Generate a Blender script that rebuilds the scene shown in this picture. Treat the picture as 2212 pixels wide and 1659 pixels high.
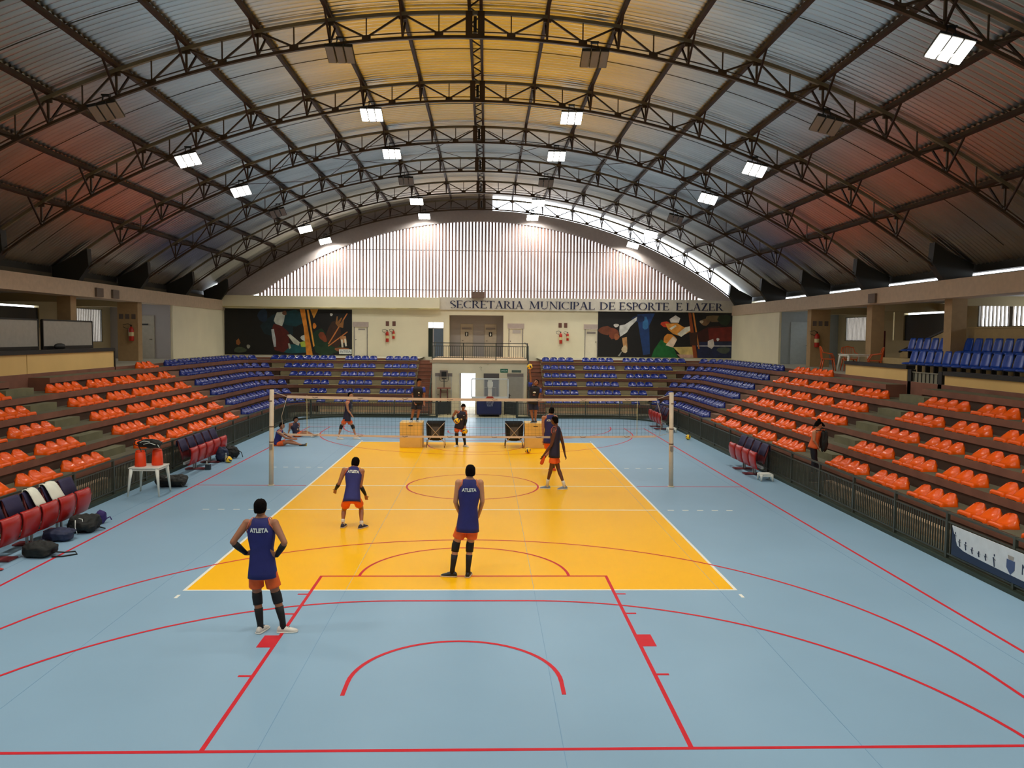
import bpy, bmesh, math, random
from math import sin, cos, pi, sqrt, radians, atan2
from mathutils import Vector as V, Matrix

random.seed(7)
for o in list(bpy.data.objects): bpy.data.objects.remove(o)
S = bpy.context.scene
C = S.collection

# ------------------------------------------------------------------ camera
CAM = V((0.3446, -21.680, 4.131))
YAW, PITCH, ROLL = 0.032816, -0.060218, 0.009630
fw = V((sin(YAW)*cos(PITCH), cos(YAW)*cos(PITCH), sin(PITCH)))
rt = V((cos(YAW), -sin(YAW), 0)); up = rt.cross(fw)
r2 = rt*cos(ROLL) + up*sin(ROLL); u2 = -rt*sin(ROLL) + up*cos(ROLL)
cd = bpy.data.cameras.new('camera'); cam = bpy.data.objects.new('camera', cd); C.objects.link(cam)
m = Matrix((r2, u2, -fw)).transposed().to_4x4(); m.translation = CAM
cam.matrix_world = m
cd.sensor_fit = 'HORIZONTAL'; cd.sensor_width = 36.0; cd.lens = 36.0*1714.85/2212; cd.clip_end = 500; cd.clip_start = 0.05
S.camera = cam

# ------------------------------------------------------------------ sky and exposure
w = bpy.data.worlds.new('overcast_sky'); S.world = w; w.use_nodes = True
nt = w.node_tree; nt.nodes.clear()
out = nt.nodes.new('ShaderNodeOutputWorld'); bg = nt.nodes.new('ShaderNodeBackground')
bg.inputs[0].default_value = (0.86, 0.93, 1.0, 1); bg.inputs[1].default_value = 5.0
nt.links.new(bg.outputs[0], out.inputs[0])
S.view_settings.view_transform = 'Standard'; S.view_settings.look = 'None'
S.view_settings.exposure = 0.0; S.view_settings.gamma = 1.0; S.view_settings.use_curve_mapping = False
LAMP_W = 205.0          # watts of one lit floodlight cluster

# ------------------------------------------------------------------ materials
def lin(c): return tuple(((x/255)/12.92 if x/255 <= .04045 else ((x/255+.055)/1.055)**2.4) for x in c)
MATS = {}
def M(name, rgb, rough=.6, metal=0., var=.06, scale=6., bump=0., emit=0., alpha=1., trans=0., spec=.5, aniso=0.):
    if name in MATS: return MATS[name]
    mt = bpy.data.materials.new(name); mt.use_nodes = True; n = mt.node_tree
    b = n.nodes['Principled BSDF']; c = lin(rgb)
    b.inputs['Roughness'].default_value = rough; b.inputs['Metallic'].default_value = metal
    b.inputs['Specular IOR Level'].default_value = spec
    if var > 0:
        tc = n.nodes.new('ShaderNodeTexCoord'); nz = n.nodes.new('ShaderNodeTexNoise')
        nz.inputs['Scale'].default_value = scale; nz.inputs['Detail'].default_value = 4
        n.links.new(tc.outputs['Object'], nz.inputs['Vector'])
        rp = n.nodes.new('ShaderNodeValToRGB')
        rp.color_ramp.elements[0].position = .3; rp.color_ramp.elements[1].position = .7
        rp.color_ramp.elements[0].color = tuple(x*(1-var) for x in c)+(1,)
        rp.color_ramp.elements[1].color = tuple(min(1, x*(1+var)) for x in c)+(1,)
        n.links.new(nz.outputs['Fac'], rp.inputs[0]); n.links.new(rp.outputs[0], b.inputs['Base Color'])
        if bump:
            bp = n.nodes.new('ShaderNodeBump'); bp.inputs['Strength'].default_value = bump; bp.inputs['Distance'].default_value = .02
            n.links.new(nz.outputs['Fac'], bp.inputs['Height']); n.links.new(bp.outputs[0], b.inputs['Normal'])
    else: b.inputs['Base Color'].default_value = c+(1,)
    if emit:
        b.inputs['Emission Color'].default_value = c+(1,); b.inputs['Emission Strength'].default_value = emit
    if alpha < 1: b.inputs['Alpha'].default_value = alpha
    if trans: b.inputs['Transmission Weight'].default_value = trans
    MATS[name] = mt; return mt

# roof sheet: galvanised corrugated sheet whose ribs follow the arch
def roof_mat():
    mt = bpy.data.materials.new('galvanised_roof_sheet'); mt.use_nodes = True; n = mt.node_tree; b = n.nodes['Principled BSDF']
    tc = n.nodes.new('ShaderNodeTexCoord')
    mp = n.nodes.new('ShaderNodeMapping'); mp.inputs['Scale'].default_value = (.08, .5, .08)
    nz = n.nodes.new('ShaderNodeTexNoise'); nz.inputs['Scale'].default_value = 2.2; nz.inputs['Detail'].default_value = 5
    n.links.new(tc.outputs['Object'], mp.inputs[0]); n.links.new(mp.outputs[0], nz.inputs['Vector'])
    rp = n.nodes.new('ShaderNodeValToRGB'); rp.color_ramp.elements[0].position = .3; rp.color_ramp.elements[1].position = .75
    rp.color_ramp.elements[0].color = (.54, .54, .53, 1); rp.color_ramp.elements[1].color = (.74, .73, .71, 1)
    n.links.new(nz.outputs['Fac'], rp.inputs[0]); n.links.new(rp.outputs[0], b.inputs['Base Color'])
    b.inputs['Metallic'].default_value = 1.0; b.inputs['Roughness'].default_value = .28
    return mt

# ------------------------------------------------------------------ mesh helpers
class MB:
    def __init__(s): s.v = []; s.f = []; s.mi = []; s.mats = []; s.sm = []
    def mid(s, m):
        if m not in s.mats: s.mats.append(m)
        return s.mats.index(m)
    def add(s, vs, fs, m, smooth=False):
        k = len(s.v); s.v += [tuple(p) for p in vs]; i = s.mid(m)
        for f in fs: s.f.append([k+a for a in f]); s.mi.append(i); s.sm.append(smooth)
    def box(s, x0, x1, y0, y1, z0, z1, m, mat=None):
        vs = [V((x, y, z)) for z in (z0, z1) for y in (y0, y1) for x in (x0, x1)]
        if mat is not None: vs = [mat @ v for v in vs]
        s.add(vs, [(0,2,3,1),(4,5,7,6),(0,1,5,4),(2,6,7,3),(0,4,6,2),(1,3,7,5)], m)
    def bar(s, a, b, w_, h_, m, upv=(0,0,1)):
        a = V(a); b = V(b); d = (b-a)
        if d.length < 1e-6: return
        d.normalize(); u = V(upv)
        if abs(d.dot(u)) > .98: u = V((1,0,0))
        r = d.cross(u).normalized(); u = r.cross(d)
        vs = [p + r*sx*w_/2 + u*sz*h_/2 for p in (a, b) for sx, sz in ((-1,-1),(1,-1),(1,1),(-1,1))]
        s.add(vs, [(0,3,2,1),(4,5,6,7),(0,1,5,4),(1,2,6,5),(2,3,7,6),(3,0,4,7)], m)
    def tube(s, pts, r, m, n=8, closed=False, smooth=True):
        pts = [V(p) for p in pts]; rs = r if isinstance(r, (list, tuple)) else [r]*len(pts)
        vs = []; fs = []; N = len(pts); pu = None
        for i, p in enumerate(pts):
            if closed: d = pts[(i+1) % N]-pts[i-1]
            else: d = pts[min(i+1, N-1)]-pts[max(i-1, 0)]
            d.normalize()
            u = pu if pu is not None else (V((0,0,1)) if abs(d.z) < .9 else V((1,0,0)))
            x = d.cross(u)
            if x.length < 1e-4: x = d.cross(V((0,1,0.01)))
            x.normalize(); u = x.cross(d).normalized(); pu = u
            for k in range(n):
                a = 2*pi*k/n; vs.append(p + (x*cos(a)+u*sin(a))*rs[i])
        for i in range(N if closed else N-1):
            j = (i+1) % N
            for k in range(n): fs.append((i*n+k, i*n+(k+1) % n, j*n+(k+1) % n, j*n+k))
        if not closed: fs.append(tuple(range(n))[::-1]); fs.append(tuple((N-1)*n+k for k in range(n)))
        s.add(vs, fs, m, smooth)
    def loft(s, rings, m, cap=True, smooth=True, closed=True):
        n = len(rings[0]); vs = [p for r in rings for p in r]; fs = []
        for i in range(len(rings)-1):
            for k in range(n if closed else n-1): fs.append((i*n+k, i*n+(k+1) % n, (i+1)*n+(k+1) % n, (i+1)*n+k))
        if cap: fs.append(tuple(range(n))[::-1]); fs.append(tuple((len(rings)-1)*n+k for k in range(n)))
        s.add(vs, fs, m, smooth)
    def ell(s, c, rx, ry, rz, m, R=None, nu=16, nv=10):
        c = V(c); rings = []; fs = []
        vs = []
        for j in range(1, nv):
            t = pi*j/nv
            for k in range(nu):
                a = 2*pi*k/nu; p = V((rx*sin(t)*cos(a), ry*sin(t)*sin(a), -rz*cos(t))); vs.append(p)
        b = len(vs); vs += [V((0,0,-rz)), V((0,0,rz))]
        for j in range(nv-2):
            for k in range(nu): fs.append((j*nu+k, j*nu+(k+1) % nu, (j+1)*nu+(k+1) % nu, (j+1)*nu+k))
        for k in range(nu):
            fs.append((b, (k+1) % nu, k)); fs.append((b+1, (nv-2)*nu+k, (nv-2)*nu+(k+1) % nu))
        if R is not None: vs = [R @ v for v in vs]
        s.add([c+v for v in vs], fs, m, True)
    def cap(s, a, b, ra, rb, m, n=12):
        a = V(a); b = V(b); d = b-a; L = d.length
        if L < 1e-5: d = V((0,0,1))
        else: d.normalize()
        u = V((0,0,1)) if abs(d.z) < .9 else V((1,0,0))
        x = d.cross(u).normalized(); u = x.cross(d)
        rings = []
        for t in (-89, -60, -30, 0): rings.append((a + d*ra*sin(radians(t)), ra*cos(radians(t))))
        for t in (0, 30, 60, 89): rings.append((b + d*rb*sin(radians(t)), rb*cos(radians(t))))
        s.loft([[p+(x*cos(2*pi*k/n)+u*sin(2*pi*k/n))*r for k in range(n)] for p, r in rings], m)
    def prism(s, poly, y0, y1, m, T=None):     # polygon in xz, extruded along y
        n = len(poly); vs = [V((x, y0, z)) for x, z in poly]+[V((x, y1, z)) for x, z in poly]
        if T is not None: vs = [T @ v for v in vs]
        s.add(vs, [tuple(range(n)), tuple(range(2*n-1, n-1, -1))]+[(k, k+n, (k+1) % n+n, (k+1) % n) for k in range(n)], m)
    def mesh(s, name):
        me = bpy.data.meshes.new(name); me.from_pydata(s.v, [], s.f)
        for m_ in s.mats: me.materials.append(m_)
        for p, i, q in zip(me.polygons, s.mi, s.sm): p.material_index = i; p.use_smooth = q
        bm = bmesh.new(); bm.from_mesh(me); bmesh.ops.recalc_face_normals(bm, faces=bm.faces); bm.to_mesh(me); bm.free()
        return me
    def build(s, name, parent=None, loc=None):
        o = bpy.data.objects.new(name, s.mesh(name)); C.objects.link(o)
        if parent is not None:
            o.parent = parent; o.matrix_parent_inverse = parent.matrix_basis.inverted()
        if loc is not None:
            for v in o.data.vertices: v.co -= V(loc)
            o.location = loc
        return o
def part(name, fn, parent):
    b = MB(); fn(b); return b.build(name, parent)
def empty(name, loc=(0,0,0)):
    o = bpy.data.objects.new(name, None); o.location = loc; o.empty_display_size = .1; C.objects.link(o); return o
def tag(o, label, cat, group=None, kind=None):
    if label: o['label'] = label
    if cat: o['category'] = cat
    if group: o['group'] = group
    if kind: o['kind'] = kind
    return o
def struct(o): o['kind'] = 'structure'; return o
def bevel(o, w_=.01, seg=2):
    md = o.modifiers.new('bevel', 'BEVEL'); md.width = w_; md.segments = seg; md.limit_method = 'ANGLE'; return o
def copy_tree(o, parent=None):
    c = o.copy(); C.objects.link(c)
    if parent is not None:
        c.parent = parent; c.matrix_parent_inverse = o.matrix_parent_inverse.copy()
    for ch in list(o.children): copy_tree(ch, c)
    return c
def text_mesh(txt, size, mat, T, parent, name='lettering', ext=.004, bold=0., align='CENTER', xs=1., wrap=None):
    cu = bpy.data.curves.new('txt', 'FONT'); cu.body = txt; cu.size = size; cu.extrude = ext; cu.offset = bold; cu.align_x = align; cu.align_y = 'CENTER'
    t = bpy.data.objects.new('txt', cu); C.objects.link(t)
    dg = bpy.context.evaluated_depsgraph_get(); me = bpy.data.meshes.new_from_object(t.evaluated_get(dg))
    bpy.data.objects.remove(t); me.materials.clear(); me.materials.append(mat)
    for v in me.vertices:
        p = V((v.co.x*xs, v.co.y, v.co.z))
        v.co = wrap(p) if wrap else (T @ p)
    o = bpy.data.objects.new(name, me); C.objects.link(o)
    if parent is not None: o.parent = parent; o.matrix_parent_inverse = parent.matrix_basis.inverted()
    return o

# shared materials
blue_fl = M('blue_court_vinyl', (138,170,192), .36, var=.05, scale=.35, spec=.12)
yel_fl = M('yellow_court_vinyl', (255,188,10), .34, var=.03, scale=.5, spec=.05)
red_ln = M('red_court_line', (206,40,50), .5, var=.05, spec=.1)
wht_ln = M('white_court_line', (238,236,222), .4, var=.03)
seam = M('floor_seam', (104,146,178), .5, var=0)
cement = M('bare_cement_step', (98,94,72), .75, var=.16, scale=1.6)
riser = M('oxide_red_riser', (128,84,66), .75, var=.14, scale=2.)
beige = M('beige_wall_paint', (226,214,178), .7, var=.05, scale=.7)
cream = M('cream_wall_paint', (236,228,196), .65, var=.04, scale=.8)
ochre = M('ochre_parapet_paint', (222,186,118), .7, var=.05, scale=.9)
greyw = M('grey_wall_paint', (170,164,160), .7, var=.05, scale=.8)
blueg = M('pale_grey_blue_paint', (160,168,168), .6, var=.04)
dark = M('black_paint', (22,22,20), .5, var=.1)
fence_m = M('grey_green_fence_paint', (72,76,66), .45, metal=.2, var=.12, scale=3)
curb_m = M('dark_green_curb', (50,62,50), .6, var=.15, scale=2)
steel = M('truss_steel_paint', (84,66,48), .5, metal=.3, var=.2, scale=3)
chord_m = M('pale_truss_chord_paint', (136,124,98), .5, metal=.3, var=.12, scale=3)
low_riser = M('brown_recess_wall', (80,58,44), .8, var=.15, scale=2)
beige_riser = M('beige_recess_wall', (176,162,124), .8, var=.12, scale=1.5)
rust = M('rusty_purlin_steel', (62,40,28), .6, metal=.3, var=.25, scale=3)

# ------------------------------------------------------------------ dimensions of the hall
YW = 27.0                      # far wall
TREAD0, RISE, RUN = .63, .415, .65
def tz(j): return TREAD0+RISE*j
CZ = 2.82                      # concourse level
def roofz(x, R=26.25): return -13.65+sqrt(R*R-x*x)
def arc(cx, cy, r, a0, a1, n): return [(cx+r*cos(a0+(a1-a0)*k/n), cy+r*sin(a0+(a1-a0)*k/n)) for k in range(n+1)]

# ------------------------------------------------------------------ floor with its markings
def floor():
    b = MB()
    b.box(-9.2, 9.2, -24, 18.32, -.1, 0, blue_fl)
    b.box(-20.5, 20.5, -27.5, 27.5, -.3, -.1, cement)
    b.box(-2.6, 2.6, 18.32, 27.4, -.1, -.001, M('beige_entrance_floor', (214,204,160), .5, var=.05))
    b.box(-4.5, 4.5, -9, 9, 0, .0012, yel_fl)
    z0, z1 = .0012, .0024
    def ln(x0, x1, y0, y1, m, up_=0): b.box(min(x0,x1), max(x0,x1), min(y0,y1), max(y0,y1), 0, z1+up_, m)
    def band(pts, w_, m, up_=0):
        n = len(pts); L = []; R_ = []
        for i, p in enumerate(pts):
            a = V(pts[max(i-1,0)]); c = V(pts[min(i+1,n-1)]); d = (c-a).normalized(); q = V((-d.y, d.x))*w_/2
            L.append((p[0]+q.x, p[1]+q.y, z1+up_)); R_.append((p[0]-q.x, p[1]-q.y, z1+up_))
        b.add(L+R_, [(i, i+1, n+i+1, n+i) for i in range(n-1)], m)
    for x in (-1.9, 1.15, 4.2, -4.95, 7.25, -8):          # sheet joints of the vinyl
        ln(x, x+.006, -22, 18, seam, -.0008)
    for s in (-1, 1):
        ln(s*7.5, s*7.55, -14, 14, red_ln); ln(-7.55, 7.55, s*13.95, s*14, red_ln, .0001)
        ln(s*4.55, s*7.5, -.025, .025, red_ln)
        for t in (-1, 1): ln(t*2.42, t*2.47, s*8.2, s*13.95, red_ln, .0003)
        ln(-2.47, 2.47, s*8.2, s*8.25, red_ln, .0004)
        band([(x, s*y) for x, y in arc(0, -8.2, 1.8, 0, pi, 36)], .05, red_ln, .0007)
        band([(x, s*y) for x, y in arc(0, -12.42, 1.275, 0, pi, 30)], .055, red_ln, .0003)
        for t in (-1, 1): ln(t*1.25, t*1.30, s*12.42, s*12.76, red_ln, .0004)
        band([(-6.62, s*-14), (-6.62, s*-12.6)]+[(x, s*y) for x, y in arc(0, -12.42, 6.62, pi-.02, .02, 72)]+[(6.62, s*-12.6), (6.62, s*-14)], .05, red_ln, .0005)
        band([(x, s*y) for x, y in arc(-1.0, -14.55, 5.05, pi-.02, pi/2, 30)]+[(x, s*y) for x, y in arc(1.0, -14.55, 5.05, pi/2, .02, 30)], .05, red_ln, .0006)
        for t in (-1, 1):
            for yy in (9.15, 10.05, 12.2): ln(t*2.47, t*2.62, s*yy, s*(yy+.05), red_ln, .0003)
            ln(t*2.47, t*2.66, s*10.92, s*11.34, red_ln, .0005)
            ln(t*4.45, t*4.5, s*9.2, s*9.36, wht_ln)
            for k in range(5): ln(t*(4.72+.355*k), t*(4.87+.355*k), s*2.975, s*3.025, wht_ln)
            if s > 0: ln(t*4.45, t*4.5, -9, 9, wht_ln, .0002)
        ln(-4.5, 4.5, s*8.95, s*9, wht_ln, .00012)
        ln(-4.45, 4.45, s*2.97, s*3.02, wht_ln, .0002)
    ln(-4.45, 4.45, -.025, .025, wht_ln, .0002)
    band(arc(0, 0, 1.8, 0, 2*pi, 60), .05, red_ln, .0004)
    struct(b.build('floor'))
floor()

# ------------------------------------------------------------------ roof
def ceiling():
    n = 56; X = 16.75; rm = roof_mat(); a1 = math.asin(X/26.25)
    # corrugated sheet: the ribs run along the arch, so the profile is a wave along the hall
    ys = []; y = -15.0
    while y < 27.3: ys.append((y, .046*sin(2*pi*y/.22))); y += .22/8
    ys = [(-27.3, 0), (-21, 0)]+ys+[(27.4, 0)]
    v = []; f = []; W_ = n+1
    for y, dz in ys:
        for k in range(W_):
            t = -a1+2*a1*k/n; v.append(((26.25+dz)*sin(t), y, -13.65+(26.25+dz)*cos(t)))
    m1 = len(ys)
    for i in range(m1-1):
        for k in range(n): f.append((i*W_+k, i*W_+k+1, (i+1)*W_+k+1, (i+1)*W_+k))
    k0 = len(v)
    for y in (-27.3, 27.4):
        for k in range(W_):
            t = -a1+2*a1*k/n; v.append((26.38*sin(t), y, -13.65+26.38*cos(t)))
    for k in range(n): f.append((k0+k, k0+W_+k, k0+W_+k+1, k0+k+1))
    me = bpy.data.meshes.new('ceiling'); me.from_pydata(v, [], f); me.materials.append(rm)
    for p in me.polygons: p.use_smooth = True
    o = bpy.data.objects.new('ceiling', me); C.objects.link(o); struct(o)
    # overlap seams of the sheets halfway between the trusses
    b = MB()
    for k in range(9):
        y = 26.6-5.5*k-2.4
        b.tube([(26.19*sin(t), y, -13.65+26.19*cos(t)) for t in [(-.66+1.32*i/60) for i in range(61)]], .012, M('sheet_overlap', (70,64,56), .6, var=0), n=5)
    b.build('sheet_overlap_seams', o)
    e = MB()
    for s in (-1, 1):
        z = roofz(16.75)
        e.box(*sorted((s*16.6, s*16.9)), -27.3, 27.3, z-.16, z+.1, M('eave_gutter_dark', (44,42,34), .6))
    struct(e.build('trim_1'))
ceiling()

# ------------------------------------------------------------------ walls, beams, louvre
def wall_with_holes(b, x0, x1, z0, z1, y0, y1, holes, m):
    xs = sorted({x0, x1}|{h[0] for h in holes}|{h[1] for h in holes})
    for a, c in zip(xs, xs[1:]):
        zs = [(z0, z1)]
        for h in holes:
            if h[0] <= a+1e-6 and h[1] >= c-1e-6:
                nz = []
                for p, q in zs:
                    if h[3] <= p or h[2] >= q: nz.append((p, q))
                    else:
                        if h[2] > p: nz.append((p, h[2]))
                        if h[3] < q: nz.append((h[3], q))
                zs = nz
        for p, q in zs: b.box(a, c, y0, y1, p, q, m)
def walls():
    b = MB()
    holes = [(-3.2, -2.28, CZ, 4.93), (-1.93, 1.38, CZ, 5.38), (-7.7, -6.9, CZ, 4.6), (1.72, 2.58, CZ, 4.62), (6.4, 7.18, CZ, 4.62)]
    wall_with_holes(b, -19.9, 19.9, 2.6, 6.42, YW, YW+.3, holes, cream)
    wall_with_holes(b, -19.9, 19.9, -.1, 2.6, YW, YW+.3, [(-2.5, 2.5, -.1, 2.6)], cream)
    struct(b.build('wall_back'))
    # projecting beam on the left part of the far wall, flush text panel on the right
    b = MB(); b.box(-15.5, -2.5, YW-.45, YW-.002, 5.72, 6.42, cream); b.box(-2.5, 15.5, YW-.12, YW-.002, 5.7, 6.46, M('text_panel_paint', (206,200,186), .7, var=.05))
    b.box(-15.5, -2.5, YW-.47, YW-.45, 5.70, 5.76, M('beam_edge_stain', (190,176,120), .7, var=.25, scale=1.5))
    struct(b.build('trim_2'))
    # arch rim above
    b = MB(); n = 48; rim = M('grey_arch_paint', (188,178,174), .7, var=.06)
    R1, c1, R2, c2 = 22.1, -11.07, 25.35, -13.65
    def zi(x): return max(6.42, c1+sqrt(max(0, R1*R1-x*x)))
    xs = [-15.9+31.8*k/n for k in range(n+1)]
    top = [(x, c2+sqrt(R2*R2-x*x)) for x in xs]
    for k in range(n):
        a, c = xs[k], xs[k+1]
        b.add([(a, YW-.15, zi(a)), (c, YW-.15, zi(c)), (c, YW-.15, top[k+1][1]), (a, YW-.15, top[k][1]),
               (a, YW+.25, zi(a)), (c, YW+.25, zi(c)), (c, YW+.25, top[k+1][1]), (a, YW+.25, top[k][1])],
              [(0,1,2,3), (7,6,5,4), (0,4,5,1), (3,2,6,7)], rim)
    # infill up to the roof on the left half and the crown
    for k in range(n):
        a, c = xs[k], xs[k+1]
        if c > 1.0: continue
        b.add([(a, YW+.05, top[k][1]-.05), (c, YW+.05, top[k+1][1]-.05), (c, YW+.05, roofz(c)-.01), (a, YW+.05, roofz(a)-.01),
               (a, YW+.15, top[k][1]-.05), (c, YW+.15, top[k+1][1]-.05), (c, YW+.15, roofz(c)-.01), (a, YW+.15, roofz(a)-.01)],
              [(0,1,2,3), (7,6,5,4), (3,2,6,7)], rim)
    struct(b.build('trim_3'))
    # vertical fins of the big arched window
    def louvre(name, yc, pitch=.2):
        b = MB(); fin = M('weathered_fin_concrete', (160,130,118), .75, var=.15, scale=1.2)
        x = -13.35; i = 0
        while x < 13.4:
            zt = c1+sqrt(max(0, R1*R1-x*x))+.1
            T = Matrix.Translation((x, yc, 0)) @ Matrix.Rotation(radians(8), 4, 'Z')
            b.box(-.052, .052, -.09, .09, 6.4, zt, fin, T)
            x += pitch
        o = struct(b.build(name))
        p = MB(); p.tube([(-13.3, yc+.15, 6.9), (13.3, yc+.15, 6.9)], .03, dark, n=6); p.tube([(-8.2, yc+.15, 9.3), (8.2, yc+.15, 9.3)], .03, dark, n=6)
        p.build('fin_rail', o)
    louvre('window_1', YW+.05)
    b = MB(); b.box(-19.9, 19.9, -27.5, -27.2, -.1, 6.4, cream)
    for k in range(n):
        a, c = xs[k], xs[k+1]
        b.add([(a, -27.3, 6.4), (c, -27.3, 6.4), (c, -27.3, roofz(c)), (a, -27.3, roofz(a)), (a, -27.15, 6.4), (c, -27.15, 6.4), (c, -27.15, roofz(c)), (a, -27.15, roofz(a))],
              [(0,3,2,1), (4,5,6,7), (0,1,5,4)], rim)
    struct(b.build('wall_front'))
    # recess with the toilet doors
    b = MB(); b.box(-2.1, 1.55, 28.3, 28.45, CZ, 5.6, greyw); b.box(-2.05, -1.93, YW+.3, 28.3, CZ, 5.6, cream); b.box(1.38, 1.5, YW+.3, 28.3, CZ, 5.6, greyw)
    b.box(-2.05, 1.5, YW+.3, 28.3, 5.38, 5.5, greyw); b.box(-2.05, 1.5, YW, 28.3, CZ-.1, CZ, cement)
    struct(b.build('wall_recess'))
    # side walls
    side = M('side_wall_paint', (180,164,126), .75, var=.06, scale=.6)
    for s, nm in ((-1, 'wall_left'), (1, 'wall_right')):
        b = MB(); x0, x1 = sorted((s*18.6, s*18.8))
        T = Matrix(((0, 1, 0, 0), (1, 0, 0, 0), (0, 0, 1, 0), (0, 0, 0, 1)))
        hs = [(16.05, 18.3, 4.05, 5.24), (9.4, 12.6, 4.1, 5.3), (13.4, 13.5, 4.1, 5.36), (2.0, 7.43, 4.63, 5.5)] if s > 0 else [(15.45, 18.3, 3.65, 5.25), (9.9, 12.7, 4.3, 5.22)]
        bb = MB(); wall_with_holes(bb, -27.4, 27.2, -.1, 5.6, x0, x1, hs, side)
        bb.v = [(q[1], q[0], q[2]) for q in bb.v]
        struct(bb.build(nm))
        # block of rooms at the far corner
        b = MB(); b.box(*sorted((s*15.5, s*19.8)), 19.1, YW, CZ, 5.62, cream); b.box(*sorted((s*15.62, s*18.6)), 19.06, 19.1, CZ, 5.62, greyw if s < 0 else blueg)
        struct(b.build('wall_corner_left' if s < 0 else 'wall_corner_right'))
        # ring beam and the slab over the concourse
        b = MB(); b.box(*sorted((s*15.45, s*16.35)), -27.2, YW, 5.52, 6.12, M('ring_beam_paint', (200,178,150), .7, var=.07))
        b.box(*sorted((s*16.3, s*20.0)), -27.2, YW, 5.62, 5.72, greyw)
        b.box(*sorted((s*16.5, s*16.7)), -27.2, YW, 5.72, 6.28 if s > 0 else 6.40, M('ring_beam_upstand', (92,84,66), .8))
        for yy in [-6.4+5.5*k for k in range(6)]:
            if yy < 19: b.box(*sorted((s*16.3, s*19.8)), yy-.15, yy+.15, 5.3, 5.62, side)
        struct(b.build('trim_4' if s < 0 else 'trim_5'))
    # recessed back wall segment of the concourse (door zone)
    for s in (-1, 1):
        pass
walls()

# columns under the ring beam
for s in (-1, 1):
    for k, y in enumerate((15.6, 10.1, 4.6, -.9, -6.4)):
        b = MB(); b.box(s*16.1-(.46 if k == 0 else .26), s*16.1+(.46 if k == 0 else .26), y-.22, y+.22, CZ, 5.52, M('column_paint', (176,146,104) if s < 0 else (214,186,146), .7, var=.06)); 
        o = b.build('column', loc=(s*16.1, y, CZ))
        tag(o, '%s concourse column carrying the ring beam, %s from the far wall' % ('left' if s < 0 else 'right', ['nearest one', 'second one', 'third one', 'fourth one', 'fifth one'][k]), 'column', 'columns along the %s concourse' % ('left' if s < 0 else 'right'))

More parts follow.
